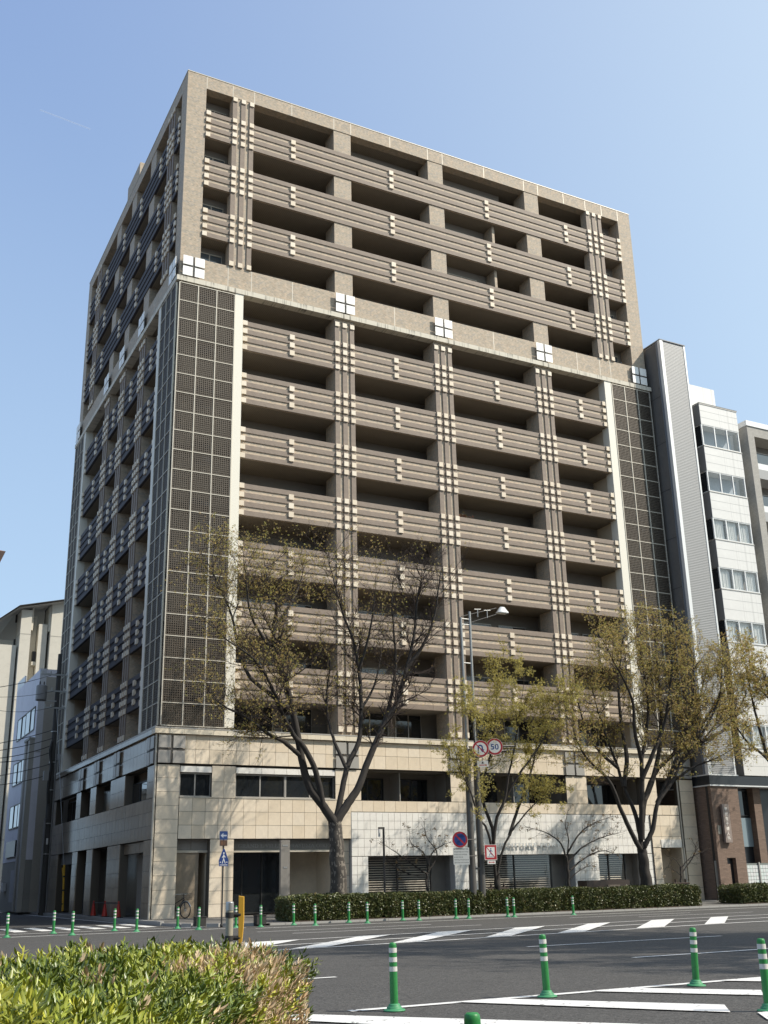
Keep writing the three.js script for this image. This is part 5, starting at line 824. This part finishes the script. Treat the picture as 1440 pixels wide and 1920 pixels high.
{ // bicycle parked in the alcove
  const t = thing('bicycle', 'dark bicycle with a front basket parked in the alcove beside the corner pillar', 'bicycle', [1.12, 0, -0.2], -1.15), mk = M(0.02, 0.02, 0.022, { roughness: 0.35 });
  for (const x of [-0.5, 0.5]) { const w = put(t, 'wheel', new THREE.TorusGeometry(0.31, 0.022, 8, 32), mk, x, 0.33, 0); put(w, 'hub', new THREE.CylinderGeometry(0.03, 0.03, 0.08, 10).rotateX(Math.PI / 2), mSteel); const sp = []; for (let k = 0; k < 12; k++) sp.push(at(box(0.004, 0.6, 0.004), 0, 0, 0, 0, 0, k * Math.PI / 12)); put(w, 'spokes', mergeGeometries(sp), mSteel); put(t, 'mudguard', new THREE.TorusGeometry(0.345, 0.02, 4, 18, 2.4).rotateZ(0.4), mSteel, x, 0.33, 0); }
  put(t, 'frame', mergeGeometries([rod([-0.5, 0.33, 0], [-0.05, 0.3, 0], 0.018), rod([-0.05, 0.3, 0], [-0.2, 0.78, 0], 0.018), rod([-0.05, 0.3, 0], [0.38, 0.72, 0], 0.02), rod([-0.14, 0.58, 0], [0.36, 0.78, 0], 0.016), rod([-0.5, 0.33, 0], [-0.17, 0.66, 0], 0.014), rod([0.5, 0.33, 0], [0.36, 0.95, 0], 0.018)]), mk);
  put(t, 'handlebar', mergeGeometries([rod([0.36, 0.95, -0.26], [0.36, 0.95, 0.26], 0.014), rod([0.36, 0.95, -0.26], [0.2, 0.95, -0.28], 0.016), rod([0.36, 0.95, 0.26], [0.2, 0.95, 0.28], 0.016)]), mSteel); put(t, 'saddle', new THREE.SphereGeometry(0.13, 14, 8).scale(1, 0.4, 0.65), mk, -0.22, 0.84, 0);
  const bk = []; for (let k = 0; k <= 6; k++) { bk.push(bar(0.42 + k * 0.05, 0.424 + k * 0.05, 0.72, 0.98, -0.15, -0.146), bar(0.42 + k * 0.05, 0.424 + k * 0.05, 0.72, 0.98, 0.146, 0.15), bar(0.42, 0.424, 0.72, 0.98, -0.15 + k * 0.05, -0.146 + k * 0.05), bar(0.72, 0.724, 0.72, 0.98, -0.15 + k * 0.05, -0.146 + k * 0.05)); } for (const y of [0.72, 0.8, 0.9, 0.98]) bk.push(bar(0.42, 0.724, y, y + 0.008, -0.15, -0.142), bar(0.42, 0.724, y, y + 0.008, 0.142, 0.15), bar(0.716, 0.724, y, y + 0.008, -0.142, 0.142)); put(t, 'basket', mergeGeometries(bk), mDarkSteel); put(t, 'stand', rod([-0.5, 0.33, 0.06], [-0.55, 0.02, 0.14], 0.012), mSteel);
}
// plants on a balcony
{ seed = 1201; const y0 = railLow[3] + 0.26; for (const [x, w, h, cols, lab] of [[16.3, 0.55, 1.75, [[0.20, 0.075, 0.04], [0.16, 0.08, 0.035], [0.12, 0.10, 0.04]], 'reddish potted shrub showing above a balcony front in the third bay'], [17.7, 0.5, 1.6, [[0.09, 0.13, 0.03], [0.13, 0.15, 0.04]], 'green potted plant beside the reddish shrub on the same balcony']]) { const t = thing('potted_plant', lab, 'plant', [x, y0, -0.75], 0, 'balcony plants'), L = [], tw = new Tubes(); put(t, 'pot', prof([[0, 0], [0.17, 0], [0.22, 0.38], [0.24, 0.4], [0.2, 0.4], [0.19, 0.34], [0, 0.34]]), conc(0.3, 0.17, 0.11)); for (let k = 0; k < 26; k++) { const p = V(rr(-w, w), rr(h * 0.75, h), rr(-0.25, 0.3)); tw.add([V(0, 0.34, 0), p.clone().multiplyScalar(0.5).setY(h * 0.5), p], (q) => 0.012 * (1 - 0.7 * q), 3); for (let m = 0; m < 9; m++) L.push({ p: p.clone().add(V(rr(-0.14, 0.14), rr(-0.2, 0.12), rr(-0.14, 0.14))), s: rr(0.8, 1.4), c: tint(cols[Math.floor(rnd() * cols.length)], rr(0.7, 1.3)) }); } put(t, 'stems', tw.geo(), mTwig).userData.kind = 'stuff'; scatter(t, 'foliage', leafGeo, mLeaf, L); } }
// cream guard post with black straps and the yellow paddle tied to it, behind the bush
{ const t = thing('guard_post', 'cream guard post with dark straps behind the foreground bush', 'post', [-9.5, RY, 36.35]); put(t, 'pole', rod([0, 0, 0], [0, 1.26, 0], 0.03, 14), M(0.36, 0.33, 0.25, { roughness: 0.5 })); put(t, 'cap', prof([[0.032, 1.2], [0.032, 1.258], [0.028, 1.266], [0, 1.268]]), mSteel); for (const y of [1.165, 0.99]) put(t, 'strap', new THREE.CylinderGeometry(0.034, 0.034, 0.04, 14, 1, true), mDark, 0, y, 0); }
{ const t = thing('yellow_paddle', 'flat yellow paddle strapped upright beside the cream guard post', 'paddle', [-9.41, RY, 36.37], -0.48), s = new THREE.Shape(); s.moveTo(-0.006, 0.2); s.lineTo(0.006, 0.2); s.lineTo(0.007, 0.95); s.quadraticCurveTo(0.021, 1.06, 0.021, 1.15); s.lineTo(0.019, 1.3); s.lineTo(-0.017, 1.305); s.lineTo(-0.016, 1.1); s.quadraticCurveTo(-0.012, 0.98, -0.006, 0.2); put(t, 'blade', new THREE.ExtrudeGeometry(s, { depth: 0.012, bevelEnabled: true, bevelSize: 0.004, bevelThickness: 0.004, bevelSegments: 2 }), M(0.72, 0.40, 0.045, { roughness: 0.45 })); put(t, 'tie', rod([-0.09, 1.165, 0], [0.0, 1.165, 0], 0.02, 8), mDark); put(t, 'tie', rod([-0.09, 0.99, 0], [0.0, 0.99, 0], 0.018, 8), mDark); }

// ---------------------------------------------------------------- utility pole, wires, guy cover
{
  const t = thing('utility_pole', 'grey concrete utility pole with transformer and crossarms beside the side street', 'utility pole', [-0.62, 0, -20.6]);
  const mp = conc(0.07, 0.068, 0.065);
  put(t, 'pole', tube([V(0, -0.2, 0), V(0, 7, 0), V(0, 14.9, 0)], (q) => 0.19 - 0.07 * q, 14), mp);
  for (const [y, w] of [[13.6, 1.1], [12.6, 0.8], [11.6, 0.75]]) { put(t, 'crossarm', box(w * 2, 0.09, 0.09), mSteel, 0, y, 0.12); for (const x of [-0.9, -0.45, 0.45, 0.9]) put(t, 'insulator', new THREE.CylinderGeometry(0.035, 0.055, 0.17, 8), M(0.5, 0.5, 0.48, { roughness: 0.2 }), x * w, y + 0.12, 0.12); }
  const tr = put(t, 'transformer', prof([[0, 0], [0.3, 0], [0.32, 0.05], [0.32, 0.85], [0.26, 0.92], [0, 0.95]]), M(0.30, 0.30, 0.30, { roughness: 0.5 }), -0.95, 12.0, 0.1); for (const x of [-0.12, 0.12]) put(tr, 'bushing', new THREE.CylinderGeometry(0.03, 0.045, 0.22, 8), mDark, x, 1.03, 0);
  put(t, 'transformer_bracket', box(0.9, 0.07, 0.1), mSteel, -0.5, 12.0, 0.1); for (const y of [10.2, 8.4, 6.8, 4.9, 3.2]) put(t, 'band', new THREE.CylinderGeometry(0.2, 0.2, 0.06, 12, 1, true), mSteel, 0, y, 0);
  put(t, 'riser_pipe', rod([0.22, 0, 0.1], [0.2, 9.5, 0.06], 0.05, 8), M(0.2, 0.2, 0.2)); put(t, 'riser_pipe', rod([-0.2, 0, 0.12], [-0.19, 5.2, 0.1], 0.06, 8), M(0.22, 0.22, 0.22)); put(t, 'junction_box', box(0.28, 0.55, 0.25), M(0.35, 0.35, 0.34), -0.35, 7.6, 0.2); put(t, 'junction_box', box(0.22, 0.35, 0.2), M(0.28, 0.28, 0.28), 0.3, 8.7, 0.15); put(t, 'number_tag', box(0.1, 0.35, 0.01), mTrim, 0, 3.9, 0.17); put(t, 'cable_bundle', tube(smooth([V(-0.12, 9.6, 0.16), V(-0.2, 9.0, 0.2), V(-0.08, 8.2, 0.2), V(-0.16, 7.0, 0.18), V(-0.1, 6, 0.18)], 14), 0.09, 8), mDark);
}
const wireSet = [[13.7, 13.2], [13.72, 12.6], [12.65, 12.1], [11.7, 11.0], [10.3, 9.6], [9.8, 9.0], [9.4, 8.4], [9.0, 8.1], [8.3, 7.7], [7.7, 7.3]];
wireSet.forEach(([y0, y1], k) => { const a = V(-0.7, y0, -20.5), b = V(-7.6 - (k % 3) * 0.4, y1, -26 + (k % 4) * 4.2), pts = []; for (let i = 0; i <= 14; i++) { const q = i / 14, p = a.clone().lerp(b, q); p.y -= 0.7 * 4 * q * (1 - q) * (0.6 + 0.1 * (k % 4)); pts.push(p); } const m = put(scene, numbered('overhead_wire'), tube(pts, k > 3 ? 0.022 : 0.012, 5), mDark); m.userData = { label: `${ORD[k]} overhead wire from the top, running left from the utility pole`, category: 'wire', group: 'overhead wires' }; });
{ const pts = []; for (let i = 0; i <= 10; i++) pts.push(V(-0.66 + i * 0.02, 11.5 - i * 0.9, -20.2 + i * 0.42)); const m = put(scene, 'guy_wire', tube(pts, 0.012, 5), mSteel); m.userData = { label: 'steel guy wire slanting from the utility pole to its yellow cover', category: 'wire' };
  const t = thing('guy_cover', 'yellow plastic guy-wire cover standing before the dark garage mouth', 'guy cover', [-0.4, 0, -15.8]), my = M(0.62, 0.36, 0.03, { roughness: 0.45 }); put(t, 'sleeve', rod([0, 0.15, 0], [-0.04, 2.5, -0.18], 0.055, 10), my); put(t, 'sleeve', rod([0.02, 1.2, -0.15], [-0.06, 2.35, -0.5], 0.035, 8), my); for (const y of [0.5, 1.2, 1.9]) put(t, 'stripe', new THREE.CylinderGeometry(0.058, 0.058, 0.08, 10, 1, true), mDark, -0.005 - y * 0.012, y, -y * 0.06); }

{ // faint vapour trail high over the building
  const m = put(scene, 'contrail_cloud', rod([0, 0, 0], [138, -19, 5], 1.6, 6), M(0.9, 0.92, 0.95, { transparent: true, opacity: 0.13, roughness: 1 }), 291.5, 2051.9, -2522.6); m.userData = { label: 'faint white vapour trail in the sky at the upper left', category: 'vapour trail' };
}
scene.traverse((o) => { if (o.isMesh) { o.castShadow = true; o.receiveShadow = true; } });
renderer.render(scene, camera);
